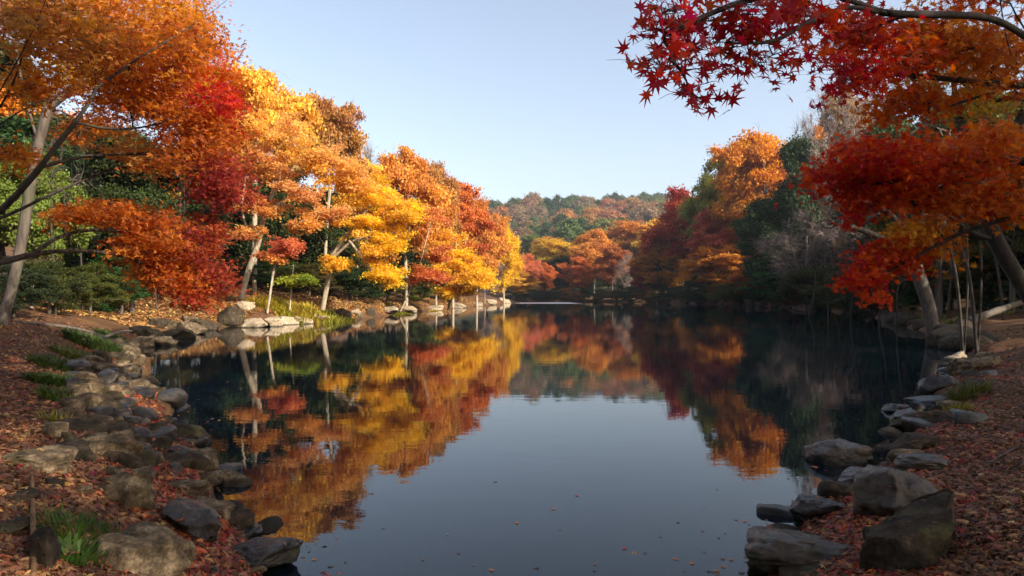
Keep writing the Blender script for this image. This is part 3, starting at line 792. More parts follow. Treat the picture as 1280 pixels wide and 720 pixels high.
for k in range(17):
    x = -30+k*7.5+R_.uniform(-2, 2); y = 245+R_.uniform(-14, 20)
    put_tree('maple_tree', 'broad', k % 4, x, y, R_.uniform(9, 13), R_.uniform(9, 13), cols[(k*2+1) % 6], 'orange or golden tree on the rise between the pond and the hill', 'tree', 'autumn trees on the rise between pond and hill', rng=R_)

# slender stems in the left wood
stem_px = [(70, 24, 9), (104, 30, 9), (126, 31, 8), (196, 34, 8), (222, 36, 8)]
for k, (px, d, h) in enumerate(stem_px):
    x = (px-CX)/F*d
    put_tree('sapling', 'stem', k % 5, x, d, h, 1.5, BROWN, 'slender grey sapling among the stems left of the pond', 'sapling', 'slender grey saplings left of the pond', bark=M_BARKDARK, rng=R_)
stem_px = [(1010, 56, 8), (1036, 50, 7), (1062, 46, 8), (1098, 40, 8), (1120, 36, 7), (1166, 30, 8), (1184, 34, 9), (1255, 30, 9)]
for k, (px, d, h) in enumerate(stem_px):
    x = (px-CX)/F*d
    put_tree('sapling', 'stem', (k+1) % 5, x, d, h, 2.0, BROWN, 'slender grey-brown sapling among the stems on the right bank', 'sapling', 'slender saplings on the right bank', bark=M_BARKDARK, rng=R_)

# trees standing behind and beside the viewer; they shade both near banks
k = 0
for (x, y, H, W, kd) in [(16.8, -8, 10.9, 9.5, 'sparse'), (24, -10, 15.5, 9, 'sparse'), (14.5, 2, 18, 9, 'sparse'), (21, -1, 16, 9, 'sparse'), (18, 5, 13, 7, 'layer'), (22, 8, 13, 7, 'sparse'), (27, 14, 13, 8, 'sparse'), (34, 22, 13, 8, 'sparse'),
        (4, -9, 15, 10, 'broad'), (7, -15, 15, 10, 'ever'), (29, -7, 17, 12, 'sparse'), (38, 6, 13, 9, 'sparse'), (-4, -12, 14, 9, 'broad'), (46, 30, 13, 9, 'sparse'), (54, 45, 13, 9, 'sparse'),
        (25, 22, 10, 6, 'sparse'), (-5.5, -3.5, 10, 8, 'high'), (4.5, -5, 10.5, 8, 'high')]:  # the 'high' pair: unseen overhead crowns added to block sky light on the banks
    c = [ORANGE, EVER, RUST][k % 3] if kd != 'ever' else EVER
    put_tree('broadleaf_tree' if kd != 'ever' else 'evergreen_tree', kd, k % 3, x, y, H, W, c, 'tall unseen tree shading the shore from behind the viewer', 'tree', 'trees behind the viewer', rng=R_); k += 1

# shrubs closing the gaps at the foot of the woods
shr = [(20, 21, 332, 60), (62, 24, 326, 60), (112, 27, 330, 60), (150, 31, 318, 60), (196, 36, 322, 60), (238, 42, 325, 60), (290, 47, 322, 70), (350, 52, 325, 70), (385, 50, 330, 60), (440, 54, 322, 70), (480, 60, 328, 60), (525, 72, 332, 50), (560, 84, 335, 50),
       (880, 104, 345, 50), (925, 86, 348, 50), (975, 76, 340, 60), (1020, 62, 335, 70), (1070, 52, 330, 80), (1125, 44, 325, 80), (1180, 42, 322, 80), (1230, 38, 318, 80), (1275, 36, 318, 80)]
for k, (px, d, top, w) in enumerate(shr):
    side = 'left' if px < 640 else 'right'
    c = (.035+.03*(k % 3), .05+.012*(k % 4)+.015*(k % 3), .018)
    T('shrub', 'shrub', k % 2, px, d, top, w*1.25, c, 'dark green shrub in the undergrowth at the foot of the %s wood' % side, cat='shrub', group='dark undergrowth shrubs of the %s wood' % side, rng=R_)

fs = [(655, ), (676, ), (692, ), (712, ), (730, ), (752, ), (770, ), (790, ), (806, ), (824, ), (842, ), (860, ), (880, ), (900, ), (922, ), (946, ), (968, ), (990, ), (1012, ), (1036, ), (1060, ), (1090, )]
for k, (px,) in enumerate(fs):
    e = shore_entry(px); dd = e+.8+(k % 3)*1.2; x = (px-CX)/F*dd
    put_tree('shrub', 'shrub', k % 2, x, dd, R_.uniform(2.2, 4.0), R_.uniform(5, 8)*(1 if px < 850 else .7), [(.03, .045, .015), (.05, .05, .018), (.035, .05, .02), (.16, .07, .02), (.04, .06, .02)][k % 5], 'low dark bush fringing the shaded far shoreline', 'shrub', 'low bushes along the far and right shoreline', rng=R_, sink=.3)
# ---- the wood on the far hill
def hill_meshes():
    out = []
    for k in range(4):
        rng = rs(500+k); cs = []; n = 46 if k < 3 else 40
        p = rng.normal(0, 1, (n, 3)); p[:, 2] = abs(p[:, 2])*.9+.05; p /= np.linalg.norm(p, axis=1, keepdims=True)
        p *= rng.uniform(.75, 1.05, n)[:, None]
        c = p*np.array([4.6, 4.6, 5.0 if k < 3 else 7])+[0, 0, 3.2]
        V, L, S, t, _, _ = leaf_cloud(c, rng.uniform(1.0, 1.7, n), np.full(n, 60), rng, .62, QUAD, .7, (0, 0, 1), .5, np.array([0, 0, 4.]), .6)
        tr, tl, ts = tubes([(np.array([(0, 0, -2.), (0, 0, 2), (.1, 0, 5)]), [.35, .3, .15], 6)])
        out.append((make_mesh('crown', V, L, S, M_EVER if k == 3 else M_LEAF, False, t), make_mesh('trunk', tr, tl, ts, M_BARK, True)))
    return out
HM = hill_meshes()
hc = [('orange', (.42, .18, .05)), ('brown', (.26, .16, .09)), ('rusty', (.33, .14, .06)), ('green', (.09, .12, .04)), ('dark green', (.04, .065, .025)), ('olive', (.20, .17, .06)), ('dark green', (.05, .075, .025))]
cand = []
rh = random.Random(9)
rows_y = np.linspace(300, 640, 25)
for j, y in enumerate(rows_y):
    x0, x1 = (596-CX)/F*y, (872-CX)/F*y
    n = max(1, int((x1-x0)/12.5))
    for i in range(n+1):
        cand.append((x0+(x1-x0)*(i+.5*(j % 2))/(n)+rh.uniform(-4, 4), y+rh.uniform(-6, 6)))
# keep those whose crown can be seen over the slope in front
keep = []
for (x, y) in cand:
    h = gz(x, y)+9; ok = True
    ts = np.linspace(.3, .96, 40); g = height(x*ts, y*ts)+7; line = EYE+(h-EYE)*ts
    if (g > line+2).any() and y > 330: ok = False
    py = HY-(h-EYE)/y*F
    if py > 335: ok = False
    if ok: keep.append((x, y))
rh.shuffle(keep); keep = keep[:285]
for (x, y) in keep:
    cn = vnoise(np.array([x]), np.array([y]), 40, 3)[0]+rh.uniform(-.32, .32)
    idx = [4, 6, 3, 1, 1, 2, 0][int(min(6, max(0, (cn+.5)*7)))] if rh.random() < .8 else rh.randrange(7)
    nm, c = hc[idx]; g = 3 if 'green' in nm else rh.randrange(3)
    s = rh.choice([rh.uniform(.9, 1.3), rh.uniform(1.2, 1.9)]) if g < 3 else rh.uniform(.9, 1.4)
    r = bpy.data.objects.new('hill_tree', None); COL.objects.link(r); r.location = (x, y, gz(x, y)-1.0)
    r.rotation_euler = (0, 0, rh.uniform(0, 6.28)); r.scale = (s, s, s*rh.uniform(.8, 1.05))
    tag(r, '%s tree in the wood covering the far hill' % nm, 'tree', 'trees covering the far hill')
    a = link('trunk', HM[g][1], r); b = link('crown', HM[g][0], r); b.color = (*[v*rh.uniform(.85, 1.15) for v in c], 1)

# ---- foreground maple, left: trunk just outside the frame, limbs reaching in
OB = (.58, .165, .025)
bx = P(-110, 400, 6.2); gb = gz(bx[0], bx[1])
custom_tree('maple_tree', 'near dark-limbed maple on the left with low sprays turning from orange to purple', 'maple tree', (bx[0], bx[1], gb),
    [[(bx[0], bx[1], gb-.4), P(-105, 400, 6.2), P(-95, 330, 6.2), P(-80, 250, 6.2), P(-60, 120, 6.2), P(-50, -40, 6.2)],
     [P(-92, 320, 6.2), P(-40, 290, 6.0), P(5, 262, 5.9), P(50, 210, 5.8), P(64, 190, 5.8), P(98, 148, 5.9), P(118, 118, 6), P(130, 80, 6.1), P(150, 66, 6.2)],
     [P(70, 184, 5.85), P(96, 165, 6), P(110, 158, 6.1)],
     [P(120, 110, 6.0), P(165, 78, 6.3), P(210, 50, 6.6), P(250, 26, 6.9), P(284, 0, 7.2)],
     [P(104, 155, 5.9), P(125, 160, 6.3), P(160, 162, 6.7), P(200, 155, 7.1), P(230, 140, 7.4)],
     [P(-88, 300, 6.2), P(0, 275, 6.2), P(62, 243, 6.6), P(105, 225, 7), P(140, 209, 7.4), P(195, 208, 7.8), P(240, 214, 8.2)],
     [P(55, 208, 5.9), P(95, 196, 6.5), P(150, 192, 7.2), P(235, 192, 8.2)],
     [P(-95, 350, 6.2), P(0, 329, 6.3), P(45, 316, 6.7), P(100, 312, 7.2), P(150, 318, 7.8), P(200, 338, 8.4)],
     [P(48, 312, 6.7), P(72, 296, 7), P(110, 286, 7.4), P(170, 290, 8), P(240, 302, 8.6)],
     [P(-75, 230, 6.2), P(0, 115, 5.4), P(35, 52, 5.1), P(60, -6, 5)],
     [P(-75, 215, 6.2), P(-10, 150, 5.8), P(20, 100, 5.6), P(35, 40, 5.5)],
     [P(-70, 200, 6.2), P(0, 155, 6.6), P(40, 130, 7), P(90, 112, 7.5), P(150, 95, 8)],
     [P(-75, 230, 6.2), P(20, 100, 5.3), P(45, 170, 5.6), P(40, 210, 5.8)][:1]+[P(0, 60, 5.8), P(30, -30, 6.2)]],
    [(165, 115, 7, 60, 33, .9, 50, 0.29, 58, OB, (.60, .19, .03)), (235, 165, 8, 50, 33, 1, 46, 0.29, 63, OB, (.40, .09, .02)), (210, 60, 7, 55, 41, .9, 50, 0.29, 58, OB, (.60, .19, .03)),
     (120, 55, 6.5, 50, 39, .9, 36, 0.26, 53, OB, RUST), (270, 205, 8.6, 32, 24, .7, 32, 0.29, 63, (.5, .09, .03), PLUM), (280, 235, 8.6, 26, 33, .7, 29, 0.29, 63, (.45, .06, .03), PLUM),
     (262, 130, 8.2, 34, 22, .8, 25, 0.29, 58, RED, CRIM), (130, 262, 7.4, 45, 15, .7, 29, 0.22, 47, OB, (.5, .12, .02)), (195, 283, 8, 40, 24, .8, 39, 0.24, 53, OB, (.42, .09, .02)),
     (250, 300, 8.6, 34, 30, .8, 43, 0.24, 58, (.55, .11, .03), PLUM), (170, 310, 8.2, 34, 22, .7, 23, 0.22, 47, OB, (.55, .14, .03)), (205, 320, 8.6, 44, 33, .8, 34, 0.22, 47, OB, (.5, .12, .03)), (270, 345, 8.8, 26, 28, .6, 25, 0.22, 47, (.5, .09, .03), PLUM), (90, 272, 7.2, 30, 8, .5, 11, 0.18, 42, OB, (.60, .19, .03)), (215, 345, 8.4, 42, 17, .7, 39, 0.22, 53, OB, (.6, .14, .03)), (240, 372, 8.4, 28, 15, .5, 18, 0.20, 47, (.46, .1, .02), (.5, .07, .03)),
     (50, 30, 5.6, 50, 37, .7, 34, 0.24, 47, OB, RUST), (45, 105, 6.2, 36, 28, .7, 16, 0.24, 47, OB, (.60, .19, .03)), (20, 195, 6.6, 30, 15, .6, 11, 0.22, 42, OB, (.60, .19, .03)), (190, 195, 7.8, 46, 17, .8, 25, 0.24, 53, OB, RUST)],
    21, .07, KITE, .052, M_BARKDARK, .003, .12, flat=.32, ntw=4, twr=.003, jitter=.6, power=.55, droop=.12)

# near grey trunk inside the frame with its own high crown
bx = P(4, 402, 11.2); gb = gz(bx[0], bx[1])
custom_tree('maple_tree', 'slender grey-trunked maple leaning right at the left picture edge under a bright orange crown', 'maple tree', (bx[0], bx[1], gb),
    [[(bx[0]-.1, bx[1], gb-.5), P(4, 400, 11.2), P(19, 345, 11.2), P(31, 280, 11.2), P(40, 215, 11.2), P(57, 145, 11.2), P(72, 92, 11.2), P(86, 48, 11.2), P(102, 5, 11.4), P(115, -50, 11.6)],
     [P(48, 180, 11.2), P(28, 110, 11), P(20, 60, 11), P(5, -10, 11)],
     [P(60, 135, 11.2), P(110, 95, 11.6), P(170, 60, 12), P(230, 40, 12.5)],
     [P(72, 92, 11.2), P(130, 40, 11.5), P(190, 5, 12), P(240, -30, 12.2)],
     [P(36, 250, 11.2), P(52, 225, 11.4), P(66, 196, 11.6)]],
    [(225, 30, 12.3, 60, 45, 1.6, 54, 0.42, 117, (.60, .19, .03), (.68, .30, .035)), (262, 95, 12.6, 34, 45, 1.3, 39, 0.40, 117, (.6, .15, .02), RED), (275, 165, 12.8, 28, 36, 1.2, 30, 0.38, 111, (.5, .1, .02), CRIM),
     (150, 70, 12.3, 60, 34, 1.6, 39, 0.42, 111, (.68, .30, .035), (.60, .19, .03)), (90, 90, 12.3, 50, 26, 1.4, 23, 0.40, 105, YELLOW, (.68, .30, .035)), (120, 10, 12, 70, 36, 1.6, 39, 0.42, 111, (.60, .19, .03), (.68, .30, .035)), (30, 20, 11.8, 50, 40, 1.4, 27, 0.40, 105, (.60, .19, .03), RUST),
     (200, 130, 12.8, 50, 30, 1.4, 34, 0.40, 105, OB, (.60, .19, .03)), (110, 160, 12.6, 40, 22, 1.2, 16, 0.36, 93, OB, (.60, .19, .03)), (180, -40, 12, 80, 40, 1.6, 27, 0.45, 99, (.60, .19, .03), None)],
    22, .085, KITE, .085, M_BARK, .006, .25, flat=.3, ntw=3, twr=.004, jitter=.5, power=.5)
# ---- foreground maple, right
bx = P(1480, 420, 5.4); gb = gz(bx[0], bx[1])
RO = (.58, .10, .015)
custom_tree('maple_tree', 'near red maple reaching in from the right with star-shaped leaves against the sky', 'maple tree', (bx[0], bx[1], gb),
    [[(bx[0], bx[1], gb-.5), P(1475, 400, 5.4), P(1460, 300, 5.3), P(1440, 200, 5.2), P(1420, 80, 5), P(1400, -60, 5)],
     [P(1440, 170, 5.2), P(1360, 110, 4.6), P(1282, 45, 4.0), P(1238, 20, 3.6), P(1175, 18, 3.3), P(1105, 17, 3.0), P(1060, 6, 2.8), P(1030, 20, 2.65), P(1002, 32, 2.5), P(975, 50, 2.4), P(940, 55, 2.35), P(890, 52, 2.3)],
     [P(1110, 17, 3.0), P(1050, -4, 2.8), P(1000, -12, 2.6), P(930, 0, 2.4), P(880, 20, 2.3), P(840, 40, 2.25)],
     [P(1425, 120, 5.1), P(1340, 100, 4.6), P(1282, 42, 3.9), P(1250, -20, 3.6)],
     [P(1445, 180, 5.2), P(1350, 120, 5), P(1280, 107, 4.8), P(1215, 102, 4.6), P(1150, 95, 4.4), P(1085, 93, 4.2), P(1050, 84, 4.1), P(1000, 52, 3.9)],
     [P(1270, 107, 4.8), P(1222, 121, 4.8), P(1180, 135, 4.8), P(1150, 146, 4.8)],
     [P(1450, 250, 5.3), P(1350, 215, 5.3), P(1280, 198, 5.4), P(1225, 200, 5.5), P(1185, 205, 5.6), P(1140, 220, 5.7), P(1100, 232, 5.8), P(1050, 222, 5.9)],
     [P(1290, 203, 5.4), P(1230, 214, 5.6), P(1180, 230, 5.7), P(1140, 262, 5.8)],
     [P(1455, 290, 5.3), P(1350, 285, 5.4), P(1280, 268, 5.5), P(1232, 280, 5.6), P(1182, 299, 5.7), P(1140, 324, 5.8), P(1090, 350, 5.9)],
     [P(1250, 0, 3.8), P(1262, 70, 4.2), P(1285, 110, 4.5)]],
    [# star-leaf spray against the sky
     (850, 30, 2.3, 46, 26, .2, 16, 0.13, 8, CRIM, (.42, .02, .02)), (930, 22, 2.35, 55, 24, .2, 16, 0.13, 8, CRIM, (.42, .02, .02)), (835, 75, 2.25, 40, 14, .15, 8, 0.11, 6, CRIM, None), (880, 108, 2.25, 26, 34, .12, 9, 0.08, 6, CRIM, (.42, .02, .02)),
     (960, 75, 2.4, 34, 22, .15, 9, 0.11, 5, CRIM, None), (1000, 12, 2.6, 44, 20, .2, 12, 0.10, 8, CRIM, RED), (900, 60, 2.35, 60, 12, .2, 9, 0.11, 5, CRIM, (.42, .02, .02)),
     (1060, 35, 3.4, 44, 36, .4, 25, 0.15, 17, (.42, .025, .02), RED), (1065, 90, 4, 30, 28, .4, 18, 0.17, 19, RED, CRIM), (1120, 70, 4.3, 45, 32, .5, 31, 0.20, 24, RO, RED),
     (1180, 50, 4.6, 55, 36, .6, 42, 0.21, 29, (.6, .16, .02), ORANGE), (1245, 70, 4.8, 45, 55, .6, 42, 0.21, 29, (.6, .16, .02), ORANGE), (1150, 125, 5, 62, 18, .5, 29, 0.20, 27, (.6, .15, .02), RO), (1240, -10, 4.2, 70, 24, .5, 21, 0.21, 22, RO, None),
     # main arm
     (1040, 222, 6.0, 46, 20, .4, 33, 0.18, 29, (.5, .022, .018), RED), (1085, 195, 5.9, 46, 22, .5, 40, 0.20, 33, (.52, .03, .018), RED), (1150, 200, 5.8, 60, 30, .6, 53, 0.21, 33, RO, RED), (1235, 190, 5.6, 55, 30, .6, 48, 0.21, 33, (.58, .15, .02), RO),
     (1110, 240, 6.0, 55, 22, .5, 38, 0.20, 29, RO, RED), (1190, 250, 5.8, 56, 22, .5, 33, 0.20, 28, (.58, .15, .02), RO), (1075, 265, 6.0, 24, 22, .3, 12, 0.16, 24, (.52, .03, .02), RED),
     # lower arm
     (1120, 318, 6.0, 42, 20, .4, 35, 0.17, 39, RO, (.6, .04, .02)), (1075, 345, 6.0, 26, 16, .3, 18, 0.15, 32, (.62, .05, .02), RED), (1155, 290, 5.9, 44, 18, .4, 27, 0.17, 37, (.6, .18, .02), GOLD), (1092, 373, 6.0, 15, 9, .2, 7, 0.13, 26, (.62, .06, .02), None),
     (1255, 250, 5.6, 35, 20, .4, 16, 0.17, 31, (.6, .18, .02), RO), (1105, 140, 5.4, 22, 14, .3, 7, 0.17, 23, RO, None)],
    31, .078, STAR, .06, M_BARKDARK, .0022, .1, flat=.5, ntw=4, twr=.0016, jitter=.75, up=(0, -.45, .75), power=.6, droop=.15, wig=.1)

# leaning dark trunk and thick grey trunk on the right bank
bx = P(1325, 420, 9.5); gb = gz(bx[0], bx[1])
custom_tree('leaning_tree', 'dark leaning trunk rising from the right picture edge towards the pond', 'tree', (bx[0], bx[1], gb),
    [[(bx[0]+.2, bx[1], gb-.4), P(1318, 420, 9.5), P(1280, 360, 9.5), P(1243, 300, 9.5), P(1232, 262, 9.5), P(1222, 222, 9.6), P(1200, 160, 9.8), P(1190, 90, 10)],
     [P(1243, 300, 9.5), P(1215, 292, 9.4), P(1190, 272, 9.3), P(1160, 255, 9.2), P(1120, 245, 9.1)],
     [P(1226, 240, 9.6), P(1260, 180, 9.7), P(1290, 120, 9.9)]],
    [(1200, 110, 10, 60, 40, 1.2, 30, .3, 60, (.5, .2, .02), OLIVE), (1270, 140, 10, 40, 40, 1, 16, .3, 60, (.3, .22, .03), ORANGE), (1190, 270, 9.4, 30, 12, .5, 7, .2, 40, RO, None)],
    41, .075, KITE, .11, M_BARKDARK, .006, .2, ntw=4, twr=.004)
bx = P(1162, 386, 24.5); gb = gz(bx[0], bx[1])
custom_tree('bare_tree', 'thick pale grey trunk leaning left over the right bank with spreading bare limbs', 'bare tree', (bx[0], bx[1], gb),
    [[(bx[0]+.2, bx[1], gb-.5), P(1163, 388, 24.5), P(1152, 355, 24.5), P(1143, 330, 24.5), P(1138, 305, 24.5), P(1125, 262, 24.5), P(1110, 210, 24.5)],
     [P(1143, 328, 24.5), P(1118, 305, 24), P(1080, 288, 23.5), P(1050, 280, 23.2)],
     [P(1138, 305, 24.5), P(1160, 262, 24.5), P(1180, 205, 24.8), P(1188, 160, 25)],
     [P(1133, 292, 24.5), P(1108, 262, 24), P(1075, 250, 23.6)]],
    [(1060, 270, 23.5, 50, 20, 1.5, 36, .5, 0, BROWN, None), (1110, 215, 24, 45, 40, 1.6, 40, .5, 0, BROWN, None), (1170, 180, 24.5, 40, 40, 1.4, 30, .5, 0, BROWN, None)],
    42, 0, KITE, .24, M_BARK, .008, .35, ntw=6, twr=.006)
for (px, d, lean, lab) in [(1222, 17, -35, 'thin multi-stemmed trunk left of the dark leaning trunk'), (1205, 19, -30, 'thin bare trunk between thick grey trunk and the multi-stemmed one')]:
    bx = P(px, 380, d); gb = gz(bx[0], bx[1])
    custom_tree('bare_tree', lab, 'bare tree', (bx[0], bx[1], gb),
        [[(bx[0], bx[1], gb-.4), P(px-8, 350, d), P(px+lean*.6, 310, d), P(px+lean, 270, d), P(px+lean*1.1, 200, d)], [(bx[0], bx[1], gb), P(px+6, 340, d), P(px+2, 280, d), P(px+12, 220, d)]],
        [(px-20, 210, d, 40, 40, 1.2, 20, .4, 0, BROWN, None)], px, 0, KITE, .05, M_BARKDARK, .007, .3, ntw=5, twr=.005)

# ------------------------------------------------------------------ rocks
import bmesh
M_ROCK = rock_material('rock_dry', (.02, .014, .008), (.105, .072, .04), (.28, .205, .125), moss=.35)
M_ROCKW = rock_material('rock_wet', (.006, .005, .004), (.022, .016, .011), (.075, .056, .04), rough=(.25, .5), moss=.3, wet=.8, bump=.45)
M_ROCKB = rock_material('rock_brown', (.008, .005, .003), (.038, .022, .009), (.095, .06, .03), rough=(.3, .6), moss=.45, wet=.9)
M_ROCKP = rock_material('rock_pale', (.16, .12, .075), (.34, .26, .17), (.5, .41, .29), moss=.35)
M_ROCKD = rock_material('rock_dark', (.012, .008, .005), (.042, .029, .017), (.10, .072, .045), moss=.5)  # dry rock in a darker brown tone
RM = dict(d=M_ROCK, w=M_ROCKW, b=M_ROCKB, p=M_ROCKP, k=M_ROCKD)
ICO = {}; ROCKTOPS = []
def ico(s):
    if s not in ICO:
        bm = bmesh.new(); bmesh.ops.create_icosphere(bm, subdivisions=s, radius=1)
        bm.verts.ensure_lookup_table()
        v = np.array([x.co[:] for x in bm.verts]); f = np.array([[q.index for q in p.verts] for p in bm.faces]); bm.free(); ICO[s] = (v, f)
    return ICO[s]
def rock_mesh(seed, a, cuts=7, sharp=.5, sub=4, rough=1.0):
    rng = rs(seed); v, f = ico(sub); v = v.copy()
    pn = []
    for k in range(cuts):
        n = rng.normal(0, 1, 3); n /= np.linalg.norm(n); d = rng.uniform(1-sharp*.9, .92); pn.append((n, d))
    # flattish top
    n = np.array([rng.normal(0, .25), rng.normal(0, .25), 1.]); n /= np.linalg.norm(n); pn.append((n, rng.uniform(.55, .85)))
    for n, d in pn:
        s = v@n; over = np.maximum(s-d, 0); v -= over[:, None]*n*.93
    off = rng.uniform(0, 90, 3)
    nz = np.array([noise.fractal(Vector(p*1.3+off), .9, 2.1, 5) for p in v])
    nf = np.array([noise.noise(Vector(p*6+off)) for p in v])
    nh = np.array([noise.noise(Vector(p*15+off)) for p in v]) if sub > 3 else 0
    rl = v/np.linalg.norm(v, axis=1, keepdims=True)
    v = v+rl*(nz*.17*rough+nf*.04*rough+nh*.012*rough)[:, None]
    v[:, 2] = np.where(v[:, 2] < -.2, v[:, 2]*1.4, v[:, 2])
    lo, hi = v.min(0), v.max(0)
    v[:, :2] = (v[:, :2]-(lo+hi)[:2]/2)/((hi-lo)[:2]/2)
    v[:, 2] /= v[:, 2].max()
    return v*np.array(a), f
def rock(px, py, w, h, mat, label, roll=0, group=None, depth=.78, cuts=13, sharp=.5, sub=4, name='rock', seed=None, yaw=0, d=None, tagged='rock'):
    if d is None:
        g = ground_at(px, py+h*.30, -.02); d = g[1]+ (w/F*g[1])*.12
    seed = int(px*13+py*7) if seed is None else seed
    hw = w/F*d/2; ay = hw*depth; t = EYE/d; ph = math.atan(t)
    hh = h/F*d/2
    az = math.sqrt(max((hh**2-(ay*math.sin(ph))**2), (0.28*hw*.6)**2))/math.cos(ph)
    c = P(px, py, d)
    v, f = rock_mesh(seed, (hw, ay, az), cuts, sharp, sub)
    cr, sr = math.cos(math.radians(roll)), math.sin(math.radians(roll))
    v = np.stack([v[:, 0]*cr+v[:, 2]*sr, v[:, 1], -v[:, 0]*sr+v[:, 2]*cr], 1)
    if roll: v[:, 0] *= hw/abs(v[:, 0]).max()
    me = make_mesh(name, v, f.ravel(), np.full(len(f), 3), RM[mat], True)
    o = link(name, me, None, c)
    tag(o, label, tagged, group)
    if w > 30 and d < 14:
        top = v[v[:, 2] > v[:, 2].max()*.35]; rg = rs(seed+5)
        for q in top[rg.choice(len(top), int(rg.integers(2, 9)))]: ROCKTOPS.append(q+c)
    return o

# left shore, one by one
LR = [
 (48, 577, 86, 42, 'd', 'wedge-shaped brown rock lying alone on the leaf litter at the far left', 8, 'boulder'),
 (137, 563, 80, 48, 'd', 'sun-dappled pale boulder with a flat top, right of the wedge-shaped rock', -8, 'boulder'),
 (157, 616, 68, 58, 'd', 'rounded boulder with sun spots on its left face, above the big foreground boulder', 0, 'boulder'),
 (143, 594, 38, 22, 'd', 'small round rock tucked behind the sun-spotted rounded boulder', 0, 'rock'),
 (172, 697, 132, 70, 'd', 'largest dark boulder at the bottom left corner, beside the grass clump', 14, 'boulder'),
 (96, 612, 38, 16, 'd', 'flat grey stone half buried in red leaves above the grass clump', 0, 'rock'),
 (64, 606, 28, 18, 'k', 'small brown stone left of the flat half-buried stone', 0, 'rock'),
 (195, 556, 34, 20, 'k', 'dull round stone right of the flat-topped pale boulder', 0, 'rock'),
 (191, 575, 30, 18, 'd', 'small pinkish grey stone below the dull round stone', 12, 'rock'),
 (181, 591, 34, 16, 'd', 'grey stone with a fallen leaf patch, above the red leaf drift', 0, 'rock'),
 (223, 567, 34, 22, 'w', 'wet blue-black stone shining at the left waterline', 0, 'rock'),
 (236, 551, 42, 14, 'w', 'flat wet stone half in the water behind the shining blue-black one', 0, 'rock'),
 (216, 586, 22, 16, 'w', 'small wet bluish stone beside the pinkish grey stone', 0, 'rock'),
 (235, 611, 62, 28, 'd', 'rounded dark loaf-shaped rock at the waterline above the angular boulder', 0, 'rock'),
 (239, 653, 84, 54, 'w', 'angular dark boulder with a damp sloping face by the left waterline', 22, 'boulder'),
 (268, 637, 64, 28, 'd', 'long oval rock wedged behind the damp angular boulder', 10, 'rock'),
 (217, 689, 50, 42, 'd', 'brown rounded rock between the largest boulder and the red leaves', 18, 'rock'),
 (312, 666, 36, 20, 'w', 'glossy black stone in the water above the long flat rock', 0, 'rock'),
 (319, 693, 108, 48, 'w', 'long flat wet rock jutting into the water at the bottom', -6, 'boulder'),
 (320, 714, 26, 18, 'd', 'small grey stone in front of the long flat wet rock', 0, 'rock'),
 (264, 714, 22, 14, 'w', 'little blue-grey stone among red leaves at the bottom edge', 0, 'rock'),
 (68, 650, 30, 20, 'k', 'small dark stone between wooden edging and grass clump', 0, 'rock'),
 (56, 695, 36, 62, 'k', 'dark slab edge standing beside the wooden edging', 0, 'rock'),
 (187, 660, 18, 12, 'w', 'pebble-sized wet stone in the red leaf drift', 0, 'rock'),
 (122, 531, 46, 28, 'd', 'half-lit rounded boulder just above the flat-topped pale boulder', 0, 'boulder'),
 (96, 523, 28, 24, 'd', 'grey stone at the edge of the lit grass tuft', 0, 'rock'),
 (70, 540, 40, 28, 'd', 'low stone under the sunlit grass tuft', 10, 'rock'),
 (88, 552, 22, 26, 'k', 'upright grey stone left of the flat-topped pale boulder', 0, 'rock'),
 (172, 541, 44, 16, 'w', 'cracked bluish wet stone at the waterline above the dull round stone', 8, 'rock'),
 (163, 526, 26, 16, 'w', 'wet grey stone behind the cracked bluish one', 16, 'rock'),
 (181, 494, 26, 13, 'w', 'smooth wet stone standing alone in the water off the stone bank', 0, 'rock'),
]
for (px, py, w_, h_, m_, lab, roll, nm) in LR:
    rock(px, py, w_, h_, m_, lab, roll, name=nm, sub=5 if w_ > 60 else 4)
pile = [(112, 453, 32, 17), (128, 446, 20, 16), (128, 461, 38, 17), (134, 477, 26, 24), (113, 476, 36, 18), (100, 494, 28, 20), (150, 446, 20, 9), (152, 455, 22, 9), (152, 465, 24, 9), (163, 471, 22, 8), (147, 482, 24, 10),
 (152, 491, 26, 10), (118, 490, 30, 20), (88, 482, 22, 16), (90, 507, 30, 20), (112, 506, 26, 22), (134, 500, 30, 18), (146, 512, 28, 14), (128, 517, 30, 16), (159, 503, 24, 12), (169, 512, 20, 9), (104, 465, 22, 14), (96, 474, 20, 12), (142, 437, 18, 9),
 (160, 437, 18, 8), (150, 428, 18, 8), (150, 520, 24, 14), (140, 530, 26, 16), (152, 546, 20, 12), (168, 479, 14, 6), (80, 520, 24, 18), (160, 450, 16, 7)]
for k, (px, py, w_, h_) in enumerate(pile):
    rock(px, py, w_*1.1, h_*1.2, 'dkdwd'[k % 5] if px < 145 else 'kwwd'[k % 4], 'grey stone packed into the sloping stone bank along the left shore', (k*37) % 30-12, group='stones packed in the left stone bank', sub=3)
rl = random.Random(3)
